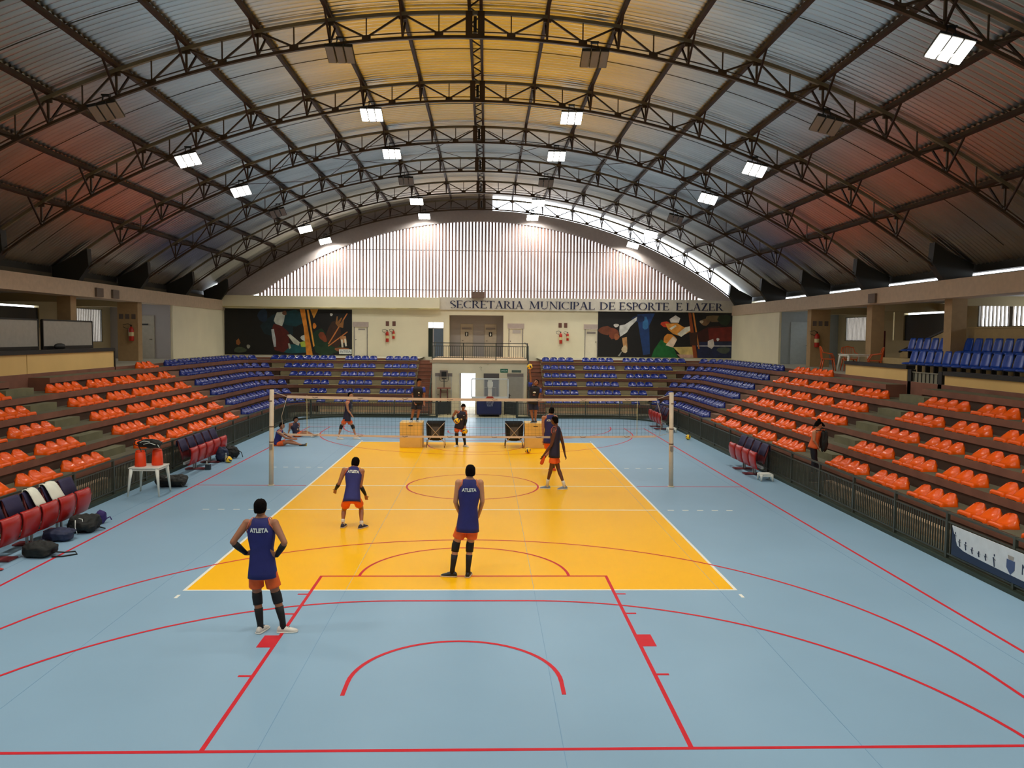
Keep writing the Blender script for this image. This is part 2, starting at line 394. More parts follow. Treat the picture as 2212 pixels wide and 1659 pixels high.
# ------------------------------------------------------------------ terraces
RC = 1.6
def tier_path(j, s):
    X = 9.9+RUN*j; Y = 19.4+.66*j
    return [(s*X, -24), (s*X, 1.2), (s*X, 3.3), (s*X, Y-RC)]+[(s*x, y) for x, y in arc(X-RC, Y-RC, RC, 0, pi/2, 10)][1:]+[(s*3.42, Y)]
def terrace(s):
    b = MB()
    paths = [tier_path(j, s) for j in range(7)]
    for j in range(6):
        P, Q = paths[j], paths[j+1]; z = tz(j); zb = .15 if j == 0 else tz(j-1)
        for k in range(len(P)-1):
            a, c, d, e = P[k], P[k+1], Q[k+1], Q[k]
            gap = (j == 5 and k == 1)
            zz = tz(4) if gap else z
            q = (s*.06, 0) if k < 3 else ((0, .06) if k == len(P)-2 else (s*.045, .045))
            b.add([(a[0], a[1], zz), (c[0], c[1], zz), (d[0]+q[0], d[1]+q[1], zz), (e[0]+q[0], e[1]+q[1], zz)], [(0,1,2,3)], cement)
            if not gap:
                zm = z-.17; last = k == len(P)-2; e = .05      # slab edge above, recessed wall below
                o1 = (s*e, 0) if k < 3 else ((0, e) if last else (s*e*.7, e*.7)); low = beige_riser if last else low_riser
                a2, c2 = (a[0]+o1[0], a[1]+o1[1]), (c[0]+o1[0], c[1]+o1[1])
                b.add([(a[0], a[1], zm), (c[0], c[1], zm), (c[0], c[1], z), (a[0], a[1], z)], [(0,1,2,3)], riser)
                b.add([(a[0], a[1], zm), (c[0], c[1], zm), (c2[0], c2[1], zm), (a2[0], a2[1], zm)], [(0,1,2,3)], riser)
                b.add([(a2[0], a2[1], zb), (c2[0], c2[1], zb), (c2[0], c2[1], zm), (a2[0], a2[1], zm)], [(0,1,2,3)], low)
        if j == 5:
            b.add([(P[1][0], 1.2, tz(4)), (Q[1][0], 1.2, tz(4)), (Q[1][0], 1.2, tz(5)), (P[1][0], 1.2, tz(5))], [(0,1,2,3)], riser)
            b.add([(P[1][0], 3.3, tz(4)), (Q[1][0], 3.3, tz(4)), (Q[1][0], 3.3, tz(5)), (P[1][0], 3.3, tz(5))], [(0,1,2,3)], riser)
    P = paths[6]
    for k in range(len(P)-1):
        a, c = P[k], P[k+1]; z0 = tz(4) if k == 1 else tz(5)
        b.add([(a[0], a[1], z0), (c[0], c[1], z0), (c[0], c[1], CZ), (a[0], a[1], CZ)], [(0,1,2,3)], riser)
    # yellow nosing line of each tier in the far stand
    for j in range(6):
        Y = 19.4+.66*j; b.box(*sorted((s*3.42, s*(8.3+.65*j))), Y-.012, Y+.03, tz(j)-.02, tz(j)+.006, M('yellow_nosing', (214,184,96), .6))
    # walkway behind the fence
    b.box(*sorted((s*9.05, s*9.9)), -24, 18.3, -.1, .15, cement); b.box(*sorted((s*2.6, s*9.9)), 18.3, 19.42, -.1, .15, cement)
    kb = M('pale_kerb_block', (214,180,140), .7, var=.08)
    for y0, y1 in ((-13, -1.2), (2.6, 11.4)): b.box(*sorted((s*9.3, s*9.48)), y0, y1, .15, .42, kb)
    b.box(*sorted((s*3.5, s*8.2)), 19.28, 19.39, .15, .27, kb)
    # half-height steps in the two aisles
    gs = M('worn_step_cement', (112,110,82), .75, var=.14, scale=2.5)
    for j in range(6):
        X = 9.9+RUN*j; zb = .15 if j == 0 else tz(j-1)
        b.box(*sorted((s*(X-.32), s*X)), .5, 1.85, zb-.02, zb+RISE/2, gs)
        b.box(*sorted((s*(X-.32), s*X)), 11.8, 12.8, zb-.02, zb+RISE/2, M('pinkish_step_cement', (126,94,74), .75, var=.12, scale=2))
    # stairs beside the balcony block
    for k in range(14):
        y = 18.9+.34*k; b.box(*sorted((s*2.52, s*3.42)), y, 24.2, .19*k+.05, .19*(k+1)+.05, M('stair_red_cement', (150,102,80), .75, var=.14, scale=3))
        b.box(*sorted((s*2.52, s*3.42)), y-.012, y+.02, .19*(k+1)+.035, .19*(k+1)+.058, low_riser)
    b.box(*sorted((s*3.36, s*3.44)), 19.4, 23.4, .15, .5, riser)
    struct(b.build('floor_terrace_left' if s < 0 else 'floor_terrace_right'))
    # concourse floor
    b = MB(); cf = M('concourse_floor_cement', (168,164,146), .5, var=.08)
    P = paths[6]
    fs = [(x, y, CZ) for x, y in P]+[(s*3.42, 27.05, CZ), (s*19.9, 27.05, CZ), (s*19.9, -24, CZ)]
    b.add(fs, [tuple(range(len(fs)))], cf); lo = [(x, y, CZ-.02) for x, y, z in fs]; b.add(lo, [tuple(range(len(lo)))[::-1]], cf)
    struct(b.build('floor_concourse_left' if s < 0 else 'floor_concourse_right'))
terrace(-1); terrace(1)

# ------------------------------------------------------------------ seats
def seat_mesh(mat, name):
    prof = [(0, .01, .15), (-.008, .05, .182), (.012, .082, .2), (.05, .09, .208), (.1, .078, .2), (.15, .066, .186), (.2, .07, .19), (.25, .086, .206), (.295, .112, .214), (.335, .148, .214), (.368, .185, .204), (.39, .218, .185), (.404, .242, .155), (.41, .254, .11)]
    NU = 12; rows = []
    for y, z, hw in prof:
        r = [(-hw*.97, y, 0)]
        for k in range(NU+1):
            u = -1+2*k/NU
            t = min(1, max(0, (y-.05)/.3))
            zz = z+.04*math.exp(-((y-.26)/.09)**2)*u*u; yy = y-(.06*t*u*u)
            rr = (1-.04*abs(u)**6); r.append((hw*u*rr, yy, max(.006, zz if abs(u) < .99 else zz-.012)))
        r.append((hw*.97, y, 0)); rows.append(r)
    rows.append([(x*.96, y+.022, z*.93) for x, y, z in rows[-1]]); rows.append([(x*1.02, .43, z*.6) for x, y, z in rows[-1]]); rows.append([(x*1.05, .40, 0) for x, y, z in rows[-1]])
    b = MB(); b.loft([[V(p) for p in r] for r in rows], mat, cap=False, closed=False)
    return b.mesh(name)
or_m = M('orange_seat_plastic', (242,94,14), .24, var=.08, scale=.35, spec=.32); bl_m = M('blue_seat_plastic', (28,46,124), .24, var=.06, scale=.35, spec=.35)
SM_O, SM_B = seat_mesh(or_m, 'orange_shell'), seat_mesh(bl_m, 'blue_shell')
W1 = ['first','second','third','fourth','fifth','sixth','seventh','eighth','ninth','tenth','eleventh','twelfth','thirteenth']
ROWN = ['front row', 'second row', 'third row', 'fourth row', 'fifth row', 'top row']
def px(p):
    c = V(p)-CAM; d = c.dot(fw); return (1106+1714.85*c.dot(r2)/d, 829.5-1714.85*c.dot(u2)/d) if d > .1 else (-999, 0)
def seat(me, name, x, y, z, rz, label, group, cat='seat'):
    u, v = px((x, y, z+.15))
    if u < -45 or u > 2257: return
    o = bpy.data.objects.new(name, me); o.location = (x, y, z); o.rotation_euler = (0, 0, rz); C.objects.link(o); tag(o, label, cat, group)
P_ = .485
for s in (-1, 1):
    sd = 'left' if s < 0 else 'right'
    for j in range(6):
        X = 9.9+RUN*j+.01; z = tz(j)
        far = [(11.65, 2), (10.17, 3), (8.28, 3), (6.38, 3), (4.42, 4)] if j < 5 else ([(11.6, 3)] if s < 0 else [(11.6, 3), (9.9, 4)])
        near = [(.28, 4), (-2.15, 3), (-4.08, 3), (-6.02, 3), (-7.95, 3)] if j < 5 else []
        for blk, cl in ((0, far), (1, near)):
            for ci, (ys, n) in enumerate(cl):
                for k in range(n):
                    y = ys-P_*(k+.5)
                    seat(SM_O, 'orange_stadium_seat', s*X, y, z, radians(90 if s < 0 else -90),
                         'orange seat, %s stand, %s, %s cluster %s, %s from far end' % (sd, ROWN[j], W1[ci], 'past the aisle' if blk else 'from the blue seats', W1[k]),
                         'orange shell seats on the %s stand' % sd)
    # blue seats of the far stand
    for j in range(6):
        z = tz(j); X = 9.9+RUN*j; Y = 19.4+.66*j
        n = [1, 2, 3, 5, 6, 8][j]; xs = [3.49+.45*k+.21 for k in range(4)]+[5.75+.45*k+.21 for k in range(4)]+[8.05+.45*k+.21 for k in range(n)]
        if j == 0: xs = xs[:8]+[8.0+.2]
        for k, x in enumerate(xs):
            if x > X-.25: break
            yy = Y+.01; rz = 0
            if x > X-RC:      # on the bend
                a = math.asin(min(1, (x-(X-RC))/RC)); yy = (Y-RC)+RC*cos(a); rz = -a
            seat(SM_B, 'blue_stadium_seat', s*x, yy, z, s*rz, 'blue shell seat, far stand %s of the doorway, %s, %s from stairs' % (sd, ROWN[j], W1[k] if k < 13 else str(k+1)+'th'), 'blue shell seats on the far stand, %s half' % sd)
        # round the corner and down the side, arc length measured back from the orange aisle
        L0 = (Y-RC)-12.92; La = RC*pi/2
        xe = xs[-1]+.22; send = L0+La-(RC*math.asin(min(1, max(0, (xe-(X-RC))/RC))) if xe > X-RC else -(X-RC-xe))-.38
        pos = []; t = 0; gi = 0
        while True:
            n3 = 3 if gi < 3 else 99
            for _ in range(n3):
                if t+.45 > send: break
                pos.append((t+.225, gi)); t += .455
            if t+.45 > send: break
            t += .14; gi += 1
        for q, (t, gi) in enumerate(pos):
            if t <= L0: x, y, a = X, 12.92+t, pi/2
            else:
                a = pi/2-(t-L0)/RC
                if a < 0: x, y, a = (X-RC)-(t-L0-La), Y, 0
                else: x, y = X-RC+RC*sin(a), Y-RC+RC*cos(a)
            seat(SM_B, 'blue_stadium_seat', s*x, y, z, -s*a, 'blue seat in the far %s corner, %s, %s from the orange block' % (sd, ROWN[j], W1[q] if q < 13 else ('%dth' % (q+1))), 'blue shell seats round the far %s corner' % sd)

# ------------------------------------------------------------------ trusses
def up_pt(x, y): return V((x, y, -13.65+sqrt(25.95**2-x*x)))
def lo_pt(x, y): return V((x, y, -13.50+sqrt(25.20**2-x*x)))
NODES = [26.05*sin(.0705*k) for k in range(0, 9)]
TY = [26.5-5.5*k for k in range(8)]
ORD = ['nearest the far louvred arch', 'second from the far louvred arch', 'third from the far louvred arch', 'fourth from the far louvred arch', 'sixth from the far louvred arch counted back, cut by the photo top', 'x', 'x', 'x']
ORD = ['nearest the far louvred arch', 'second from the far arch', 'third from the far arch', 'fourth from the far arch', 'fifth from the far arch', 'sixth from the far arch', 'seventh from the far arch', 'just above and behind the camera']
def truss():
    root = empty('roof_truss', (0, 0, 11.7))
    def f(b):
        N = 64; p = [up_pt(-15.9+31.8*i/N, 0) for i in range(N+1)]
        for a, c in zip(p, p[1:]): b.bar(a, c, .09, .09, chord_m)
    part('upper_chord', f, root)
    def f(b):
        N = 64
        for dz, w_ in ((0, .085), (.13, .03)):
            p = [lo_pt(-15.7+31.4*i/N, 0)+V((0, 0, dz)) for i in range(N+1)]
            for a, c in zip(p, p[1:]): b.bar(a, c, w_, w_*.8, steel)
    part('lower_chord', f, root)
    xs = sorted(set([round(s*x, 3) for x in NODES for s in (-1, 1)]))
    def f(b):
        for x0, x1 in zip(xs, xs[1:]):
            mx = (x0+x1)/2; L = lo_pt(mx, 0)+V((0, 0, .08))
            b.bar(up_pt(x0, 0), L, .045, .045, steel); b.bar(up_pt(x1, 0), L, .045, .045, steel)
            b.bar(up_pt(mx, 0), L, .03, .03, steel)
        for x in xs:
            if abs(x) < .1: continue
            b.bar(up_pt(x, 0), lo_pt(x, 0), .05, .05, steel)
    part('web_bracing', f, root)
    for x0, x1 in zip(xs, xs[1:]):
        mx = (x0+x1)/2; L = lo_pt(mx, 0); part('gusset_plate', lambda b: b.box(mx-.11, mx+.11, -.02, .02, L.z+.02, L.z+.13, steel), root)
    for x in xs:
        if abs(x) < .1: continue
        U = up_pt(x, 0); part('gusset_plate', lambda b: b.box(U.x-.1, U.x+.1, -.025, .025, U.z-.13, U.z+.02, steel), root)
        # knee braces from the lower chord out to the purlins
        part('knee_brace', lambda b: (b.bar(up_pt(x, -.75)+V((0, 0, .1)), lo_pt(x, 0)+V((0, 0, .03)), .045, .045, rust), b.bar(lo_pt(x, 0)+V((0, 0, .03)), up_pt(x, .75)+V((0, 0, .1)), .045, .045, rust)), root)
    def f(b):
        b.box(-.24, -.07, -.05, .05, 11.68, 12.34, steel); b.box(.07, .24, -.05, .05, 11.68, 12.34, steel); b.box(-.24, .24, -.045, .045, 11.66, 11.78, steel)
        b.box(-.04, .04, -.06, .06, 11.8, 12.2, dark)
    part('ridge_joint', f, root)
    for s in (-1, 1):
        def f(b):
            b.prism([(s*15.1, lo_pt(15.1, 0).z+.02), (s*15.5, 6.12), (s*16.45, 6.12), (s*16.5, roofz(16.5)-.12), (s*15.6, up_pt(15.6, 0).z), (s*15.15, up_pt(15.15, 0).z-.05)], -.16, .16, M('dark_truss_shoe', (38,36,28), .6))
        part('end_bracket', f, root)
    
    return root
tr0 = truss()
for k, y in enumerate(TY):
    t = tr0 if k == 0 else copy_tree(tr0)
    t.location = (0, y, 11.7)
    tag(t, 'arched steel lattice truss under the roof, '+ORD[k], 'roof truss', 'arched roof trusses')

# purlins running the length of the hall
SIDE_W = {0: 'at the ridge', 1: 'first out from the ridge', 2: 'second out from the ridge', 3: 'third out from the ridge', 4: 'fourth out from the ridge', 5: 'fifth out from the ridge', 6: 'sixth out from the ridge', 7: 'seventh out from the ridge', 8: 'outermost, just above the eave'}
for k, x in enumerate(NODES):
    for s in ((-1, 1) if k else (1,)):
        b = MB()
        if k == 0:
            for dx in (-.15, .15): b.bar((dx, -26.8, 12.43), (dx, 26.8, 12.43), .08, .13, rust)
            y = -26.4
            while y < 26.3:
                b.bar((-.15, y, 12.40), (.15, y+.55, 12.40), .03, .03, rust); b.bar((.15, y+.55, 12.40), (-.15, y+1.1, 12.40), .03, .03, rust); y += 1.1
        else:
            z = -13.65+sqrt(26.07**2-x*x); b.bar((s*x, -26.8, z), (s*x, 26.8, z), .085, .15, rust, upv=(s*x/26, 0, (z+13.65)/26))
        o = b.build('purlin', loc=(s*x, 0, 12))
        tag(o, 'rust brown steel purlin along the roof, %s%s' % (SIDE_W[k], '' if k == 0 else (' on the left' if s < 0 else ' on the right')), 'purlin', 'roof purlins')
# thin crossed ties between the third and fourth trusses, one crossed pair per bay
for x0, x1, w_ in ((NODES[2], NODES[4], 'right of the ridge, middle bay'), (NODES[4], NODES[6], 'right of the ridge, outer bay'), (-NODES[4], -NODES[2], 'left of the ridge, middle bay'), (-NODES[6], -NODES[4], 'left of the ridge, outer bay'), (.3, NODES[2], 'right of the ridge, inner bay'), (-NODES[2], -.3, 'left of the ridge, inner bay')):
    z0 = -13.65+sqrt(25.9**2-x0*x0)-.06; z1 = -13.65+sqrt(25.9**2-x1*x1)-.06; e = .06
    root = empty('cross_tie', ((x0+x1)/2, 12.85, (z0+z1)/2))
    part('rod', lambda b: b.tube([(x0+e, 10.15, z0), (x1-e, 15.45, z1)], .014, steel, n=5), root)
    part('rod', lambda b: b.tube([(x1-e, 10.15, z1), (x0+e, 15.45, z0)], .014, steel, n=5), root)
    tag(root, 'crossed thin tie rods in the fourth roof bay, '+w_, 'tie rod', 'thin cross ties in the roof')
# ------------------------------------------------------------------ floodlights
glow = M('lit_led_lens', (255,250,238), .3, var=0, emit=14)
unlit = M('unlit_led_lens', (150,140,132), .25, var=.05)
housing = M('dark_lamp_housing', (50,50,48), .5, metal=.3)
def flood(x, y, z, on, tx, ty):
    root = empty('floodlight', (0, 0, 0))
    R = Matrix.Rotation(tx, 4, 'X') @ Matrix.Rotation(ty, 4, 'Y')
    def f(b):
        for k in (-1, 0, 1): b.box(k*.235-.11, k*.235+.11, -.3, .3, .015, .08, housing, R)
        for k in (-1, 0, 1):
            for q in range(5): b.box(k*.235-.1+.045*q, k*.235-.09+.045*q, -.22, .22, .08, .11, housing, R)
    part('housing', f, root)
    for k in (-1, 0, 1):
        o = part('lens', lambda b: b.box(k*.235-.1, k*.235+.1, -.285, .285, -.012, .015, glow if on else unlit, R), root); bevel(o, .02)
    def f(b):
        b.box(-.33, .33, -.03, .03, .1, .13, housing, R)
        for sx in (-.12, .12): b.bar((sx, 0, .1), (sx*.6, .0, .42), .05, .02, housing)
        b.box(-.1, .1, -.06, .06, .4, .44, housing)
    part('bracket', f, root)
    root.location = (x, y, z)
    if on:
        ld = bpy.data.lights.new('floodlight_light', 'AREA'); ld.shape = 'RECTANGLE'; ld.size = .65; ld.size_y = .5; ld.energy = LAMP_W; ld.color = (1, .96, .88); ld.spread = radians(150)
        lo = bpy.data.objects.new('floodlight_light', ld); C.objects.link(lo); lo.parent = root
        lo.matrix_local = R @ Matrix.Translation((0, 0, -.035)) @ Matrix.Rotation(radians(30), 4, 'X')
    return root
LY = {-.9: 'sixth', 4.6: 'fifth', 10.1: 'fourth', 15.6: 'third', 21.1: 'second', 26.3: 'first', -6.4: 'seventh', -11.9: 'eighth', -17.4: 'ninth'}  # last row is out of view, added to brighten the near floor
for y in LY:
    for x, z in ((-3.4, 11.18), (3.05, 11.2), (-9.25, 9.65), (9.1, 9.64)):
        on = not ((y == -.9) or (y == 15.6)) or y < -5
        if y == -.9 : on = False
        r = flood(x, y-.12, z, on, radians(-24), radians(0 if abs(x) < 5 else (-16 if x < 0 else 16)))
        tag(r, '%s floodlight cluster of three modules, %s truss from the far wall, %s, %s' % ('lit' if on else 'unlit', LY[y], 'inner' if abs(x) < 5 else 'outer', 'left' if x < 0 else 'right'), 'floodlight', 'floodlight clusters hung from the trusses')

# ------------------------------------------------------------------ fences round the court
def fence(pts, name, label, post_at, group=None, closed_top=True):
    """pts: polyline on the floor, posts where post_at says (arc length)"""
    root = empty(name, (pts[0][0], pts[0][1], 0))
    P = [V((x, y, 0)) for x, y in pts]; seg = [(b_-a_).length for a_, b_ in zip(P, P[1:])]; L = sum(seg)
    def at(t):
        for a_, b_, l in zip(P, P[1:], seg):
            if t <= l+1e-9: return a_+(b_-a_)*(t/l), (b_-a_).normalized()
            t -= l
        return P[-1], (P[-1]-P[-2]).normalized()
    def rail(z, w_, h_, m=fence_m):
        def f(b):
            n = max(1, int(L/.5)) if len(P) > 2 else 1
            q = [at(L*i/n)[0]+V((0, 0, z)) for i in range(n+1)]
            for a_, c_ in zip(q, q[1:]): b.bar(a_, c_, w_, h_, m)
        return f
    part('top_rail', rail(.93, .05, .035), root); part('middle_rail', rail(.76, .035, .03), root); part('bottom_rail', rail(.16, .035, .03), root)
    part('kerb', rail(.04, .14, .08, curb_m), root)
    def f(b):
        n = int(L/.085)
        for i in range(n):
            p, d = at(L*(i+.5)/n); b.bar(p+V((0, 0, .16)), p+V((0, 0, .76)), .022, .022, fence_m, upv=tuple(d))
    part('pickets', f, root)
    for t in post_at(L):
        p, d = at(t)
        o = part('post', lambda b: b.bar(p+V((0, 0, .0)), p+V((0, 0, .955)), .056, .056, fence_m, upv=tuple(d)), root)
    tag(root, label, 'railing', group); return root
even = lambda step: (lambda L: [min(L, i*L/round(L/step)) for i in range(round(L/step)+1)])
RF = 2.8
fence([(-8.98, -13), (-8.98, 15.4)], 'court_railing', 'long dark picket railing in front of the orange seats on the left', even(1.9))
fence([(8.98, -13), (8.98, 15.4)], 'court_railing', 'long dark picket railing in front of the orange seats on the right', even(1.9))
fence([(-8.98, 15.45)]+arc(-6.18, 15.45, RF, pi, pi/2, 12)[1:]+[(-2.15, 18.25)], 'court_railing', 'dark picket railing curving round the far left corner to the gate', even(1.9))
fence([(8.98, 15.45)]+arc(6.18, 15.45, RF, 0, pi/2, 12)[1:]+[(1.95, 18.25)], 'court_railing', 'dark picket railing curving round the far right corner to the gate', even(1.9))
def gate(x, ang, lab):
    root = empty('railing_gate', (0, 0, 0)); gm = M('dark_gate_sheet', (50,52,46), .6)
    part('gate_panel', lambda b: b.box(.04, .78, -.012, .012, .14, .78, gm), root); part('gate_post', lambda b: b.bar((.0, 0, 0), (0, 0, .95), .05, .05, fence_m), root)
    part('gate_frame', lambda b: b.tube([(.02, 0, .1), (.02, 0, .92), (.8, 0, .92), (.8, 0, .1)], .022, fence_m, n=6, closed=True), root)
    root.location = (x, 18.3, 0); root.rotation_euler = (0, 0, ang); tag(root, lab, 'gate', 'open gates of the court')
gate(-2.1, radians(35), 'dark sheet gate standing open on the left of the court entrance')
gate(1.9, radians(140), 'dark sheet gate standing open on the right of the court entrance')

# banner tied to the right railing
root = empty('sponsor_banner', (8.93, -9.5, .25))
bw, bn = M('banner_white', (222,228,230), .5), M('banner_navy', (24,44,74), .5)
def f(b):
    n = 24
    for k in range(n):
        y0, y1 = -7.55-4.2*k/n, -7.55-4.2*(k+1)/n
        c0, c1 = [.09+.08*math.exp(-q/8)+.36*math.exp(-q/.5) for q in (k, k+1)]
        b.add([(8.925, y0, .2), (8.925, y1, .2), (8.925, y1, .2+c1), (8.925, y0, .2+c0), (8.94, y0, .2), (8.94, y1, .2), (8.94, y1, .2+c1), (8.94, y0, .2+c0)], [(0,1,2,3), (7,6,5,4), (0,4,5,1), (3,2,6,7)], bn)
        b.add([(8.925, y0, .2+c0), (8.925, y1, .2+c1), (8.925, y1, .74), (8.925, y0, .74), (8.94, y0, .2+c0), (8.94, y1, .2+c1), (8.94, y1, .74), (8.94, y0, .74)], [(0,1,2,3), (7,6,5,4), (3,2,6,7)], bw)
part('banner_sheet', f, root)
TB = Matrix(((0,0,-1,8.922),(-1,0,0,0),(0,1,0,0),(0,0,0,1)))
text_mesh('N', .24, bn, Matrix.Translation((0, -9.55, .48)) @ TB, root, 'lettering', ext=.001)
def f(b):     # little sports silhouettes printed along the curve, and the coat of arms
    for k, (y, z, h) in enumerate(((-7.66, .56, .16), (-7.8, .47, .14), (-7.98, .46, .16), (-8.17, .43, .12), (-8.36, .42, .10), (-8.55, .42, .12), (-8.78, .43, .24))):
        b.ell((8.921, y, z+h*.4), .002, .018, .022, bn, nu=8, nv=6)
        b.bar((8.921, y-.02, z-h*.4), (8.921, y+.01, z+h*.25), .002, .03, bn, upv=(1,0,0)); b.bar((8.921, y-.04, z+.02), (8.921, y+.045, z+h*.18), .002, .014, bn, upv=(1,0,0))
part('sport_silhouettes', f, root)
sh = M('crest_blue_grey', (70,88,130), .5)
part('crest', lambda b: (b.prism([(-.1,.1),(.1,.1),(.1,-.04),(0,-.14),(-.1,-.04)], -.002, .002, sh, Matrix.Translation((8.92, -9.2, .46)) @ Matrix.Rotation(-pi/2, 4, 'Z')), b.prism([(-.06,.11),(.06,.11),(.075,.17),(-.075,.17)], -.002, .002, M('crest_crown', (168,160,150), .5), Matrix.Translation((8.92, -9.2, .46)) @ Matrix.Rotation(-pi/2, 4, 'Z'))), root)
tag(root, 'white and navy printed banner tied to the right railing, with crest and silhouettes', 'banner')

# ------------------------------------------------------------------ entrance block with balcony
blk = M('entrance_wall_paint', (240,230,196), .7, var=.07, scale=1.2)
b = MB()
wall_with_holes(b, -2.5, 2.52, -.02, 2.72, 20.3, 20.5, [(-.97, -.22, -.02, 2.15)], blk)
b.box(-2.5, -2.3, 20.5, 27, 0, 2.72, blk); b.box(2.32, 2.52, 20.5, 27, 0, 2.72, blk)
struct(b.build('wall_entrance'))
b = MB(); b.box(-2.62, 2.62, 20.2, 27.2, 2.70, CZ+.03, M('balcony_slab_edge', (204,176,140), .7)); struct(b.build('floor_balcony'))
fr = M('light_door_frame', (206,200,186), .6); leaf = M('grey_door_leaf', (168,164,150), .6, var=.04)
def door(nm, x0, x1, z1, m, lintel=None, y=20.3, h=True, z0=0, frame=fr):
    b = MB(); b.box(x0, x1, y-.03, y-.002, z0, z1, m); o = struct(b.build(nm))
    p = MB(); p.box(x0-.04, x0, y-.045, y-.002, z0, z1+.04, frame); p.box(x1, x1+.04, y-.045, y-.002, z0, z1+.04, frame); p.box(x0, x1, y-.045, y-.002, z1, z1+.04, frame); p.build('door_frame', o)
    if lintel: q = MB(); q.box(lintel[0], lintel[1], y-.05, y-.002, lintel[2], lintel[3], lintel[4]); q.build('transom_panel', o)
    if h: q = MB(); q.tube([(x0+.07, y-.03, z0+1.0), (x0+.07, y-.07, z0+1.0), (x0+.16, y-.07, z0+1.0)], .012, dark, n=6); q.build('door_handle', o)
    return o
lint = M('grey_transom', (134,124,116), .6); lint2 = M('dark_transom', (92,86,84), .6)
door('door_1', -2.28, -1.5, 1.96, M('pale_door', (206,196,166), .6), (-2.34, -1.44, 1.98, 2.15, lint))
o = MB(); o.box(-1.06, -.975, 20.22, 20.32, 0, 2.15, fr); o.box(-.945, -.925, 20.28, 20.5, 0, 2.15, dark); struct(o.build('door_2'))
door('door_3', .26, 1.02, 1.88, M('dark_grey_door', (112,112,116), .6), (.22, 1.03, 1.9, 2.15, lint2))
door('door_4', 1.5, 2.3, 1.98, leaf, (1.46, 2.32, 1.99, 2.16, lint))
TX = Matrix(((1,0,0,0),(0,0,-1,0),(0,1,0,0),(0,0,0,1)))       # text facing the camera (-Y)
def plate(nm, x0, x1, z0, z1, y, m, lab, cat, txt=None, size=.1, tm=None, group=None, d=.02):
    b = MB(); b.box(x0, x1, y-d, y, z0, z1, m); o = b.build(nm, loc=((x0+x1)/2, y, z0)); tag(o, lab, cat, group)
    if txt: text_mesh(txt, size, tm, Matrix.Translation(((x0+x1)/2, y-d-.001, (z0+z1)/2)) @ TX, o, ext=.001)
    return o
gsign = M('green_exit_sign', (20,112,78), .5); wsg = M('sign_white', (232,236,228), .5)
plate('exit_sign', 1.1, 1.5, 2.2, 2.4, 20.3, gsign, 'green exit sign on the entrance wall beside the corner door', 'sign', 'SAÍDA', .12, wsg)
plate('room_sign', 1.7, 2.2, 2.21, 2.33, 20.3, M('grey_green_plate', (96,112,98), .5), 'small grey green room sign above the right entrance door', 'sign')
b = MB(); b.tube([(0, 20.29, 2.45), (.05, 20.29, 2.5), (.12, 20.29, 2.48), (.06, 20.29, 2.38), (.1, 20.29, 2.3)], .008, M('faded_mark', (170,158,124), .7), n=5); b.tube([(.38, 20.29, 2.6), (.5, 20.29, 2.61)], .008, M('faded_mark', (170,158,124)), n=5)
tag(b.build('wall_mark', loc=(.1, 20.29, 2.3)), 'faded scribble mark high on the entrance wall above the doorway', 'wall mark')

def balcony():
    root = empty('balcony_railing', (0, 20.3, 2.85)); y = 20.28
    part('top_rail', lambda b: b.bar((-2.52, y, 3.74), (2.54, y, 3.74), .05, .04, fence_m), root)
    part('middle_rail', lambda b: b.bar((-2.52, y, 3.58), (2.54, y, 3.58), .035, .03, fence_m), root)
    part('bottom_rail', lambda b: b.bar((-2.52, y, 2.97), (2.54, y, 2.97), .035, .03, fence_m), root)
    def f(b):
        for i in range(44):
            x = -2.46+4.94*i/43; b.bar((x, y, 2.97), (x, y, 3.58), .02, .02, fence_m)
    part('pickets', f, root)
    for x in (-2.5, -.86, .86, 2.52): part('post', lambda b: b.bar((x, y, 2.72), (x, y, 3.75), .05, .05, fence_m), root)
    tag(root, 'grey green picket railing along the balcony above the entrance', 'railing')
    for s, lab in ((-1, 'stair handrail running down the left side of the entrance block'), (1, 'stair handrail running down the right side of the entrance block')):
        r = empty('stair_handrail', (s*2.56, 20, 1))
        part('rail', lambda b: b.tube([(s*2.56, 24.0, 3.75), (s*2.56, 18.9, 1.05)] if s < 0 else [(s*2.56, 24.0, 3.75), (s*2.56, 20.3, 3.6), (s*2.56, 18.9, 1.1)], .03, fence_m, n=8), r)
        part('lower_rail', lambda b: b.tube([(s*2.56, 23.2, 2.9), (s*2.56, 18.9, .6)], .018, fence_m, n=6), r)
        for yy, z0, z1 in ((18.9, .05, 1.08), (20.2, .7, 1.75)): part('post', lambda b: b.bar((s*2.56, yy, z0), (s*2.56, yy, z1), .04, .04, fence_m), r)
        tag(r, lab, 'handrail')
balcony()

# ------------------------------------------------------------------ far wall: doors, signs, extinguishers
fw_y = YW
def wdoor(nm, x0, x1, lintel=True, handle_right=False):
    b = MB(); b.box(x0, x1, fw_y+.06, fw_y+.1, CZ, 4.6, M('cream_door', (240,232,206), .6, var=.03)); o = struct(b.build(nm))
    p = MB(); p.box(x0-.02, x0+.03, fw_y+.0, fw_y+.1, CZ, 4.6, greyw); p.box(x1-.03, x1+.02, fw_y, fw_y+.1, CZ, 4.6, greyw); p.build('door_frame', o)
    q = MB(); q.box(x0-.08, x1+.08, fw_y-.02, fw_y-.002, 4.6, 4.9, M('grey_pink_transom', (186,170,160), .6)); q.build('transom_panel', o)
    hx = x1-.1 if handle_right else x0+.1
    h = MB(); h.ell((hx, fw_y+.04, CZ+1.0), .03, .03, .03, dark, nu=8, nv=6); h.build('door_knob', o)
wdoor('door_5', -7.7, -6.9); wdoor('door_6', 1.72, 2.58); wdoor('door_7', 6.4, 7.18, handle_right=True)
pl = M('grey_plate', (150,140,134), .5); bk = M('black_sign', (30,30,30), .5)
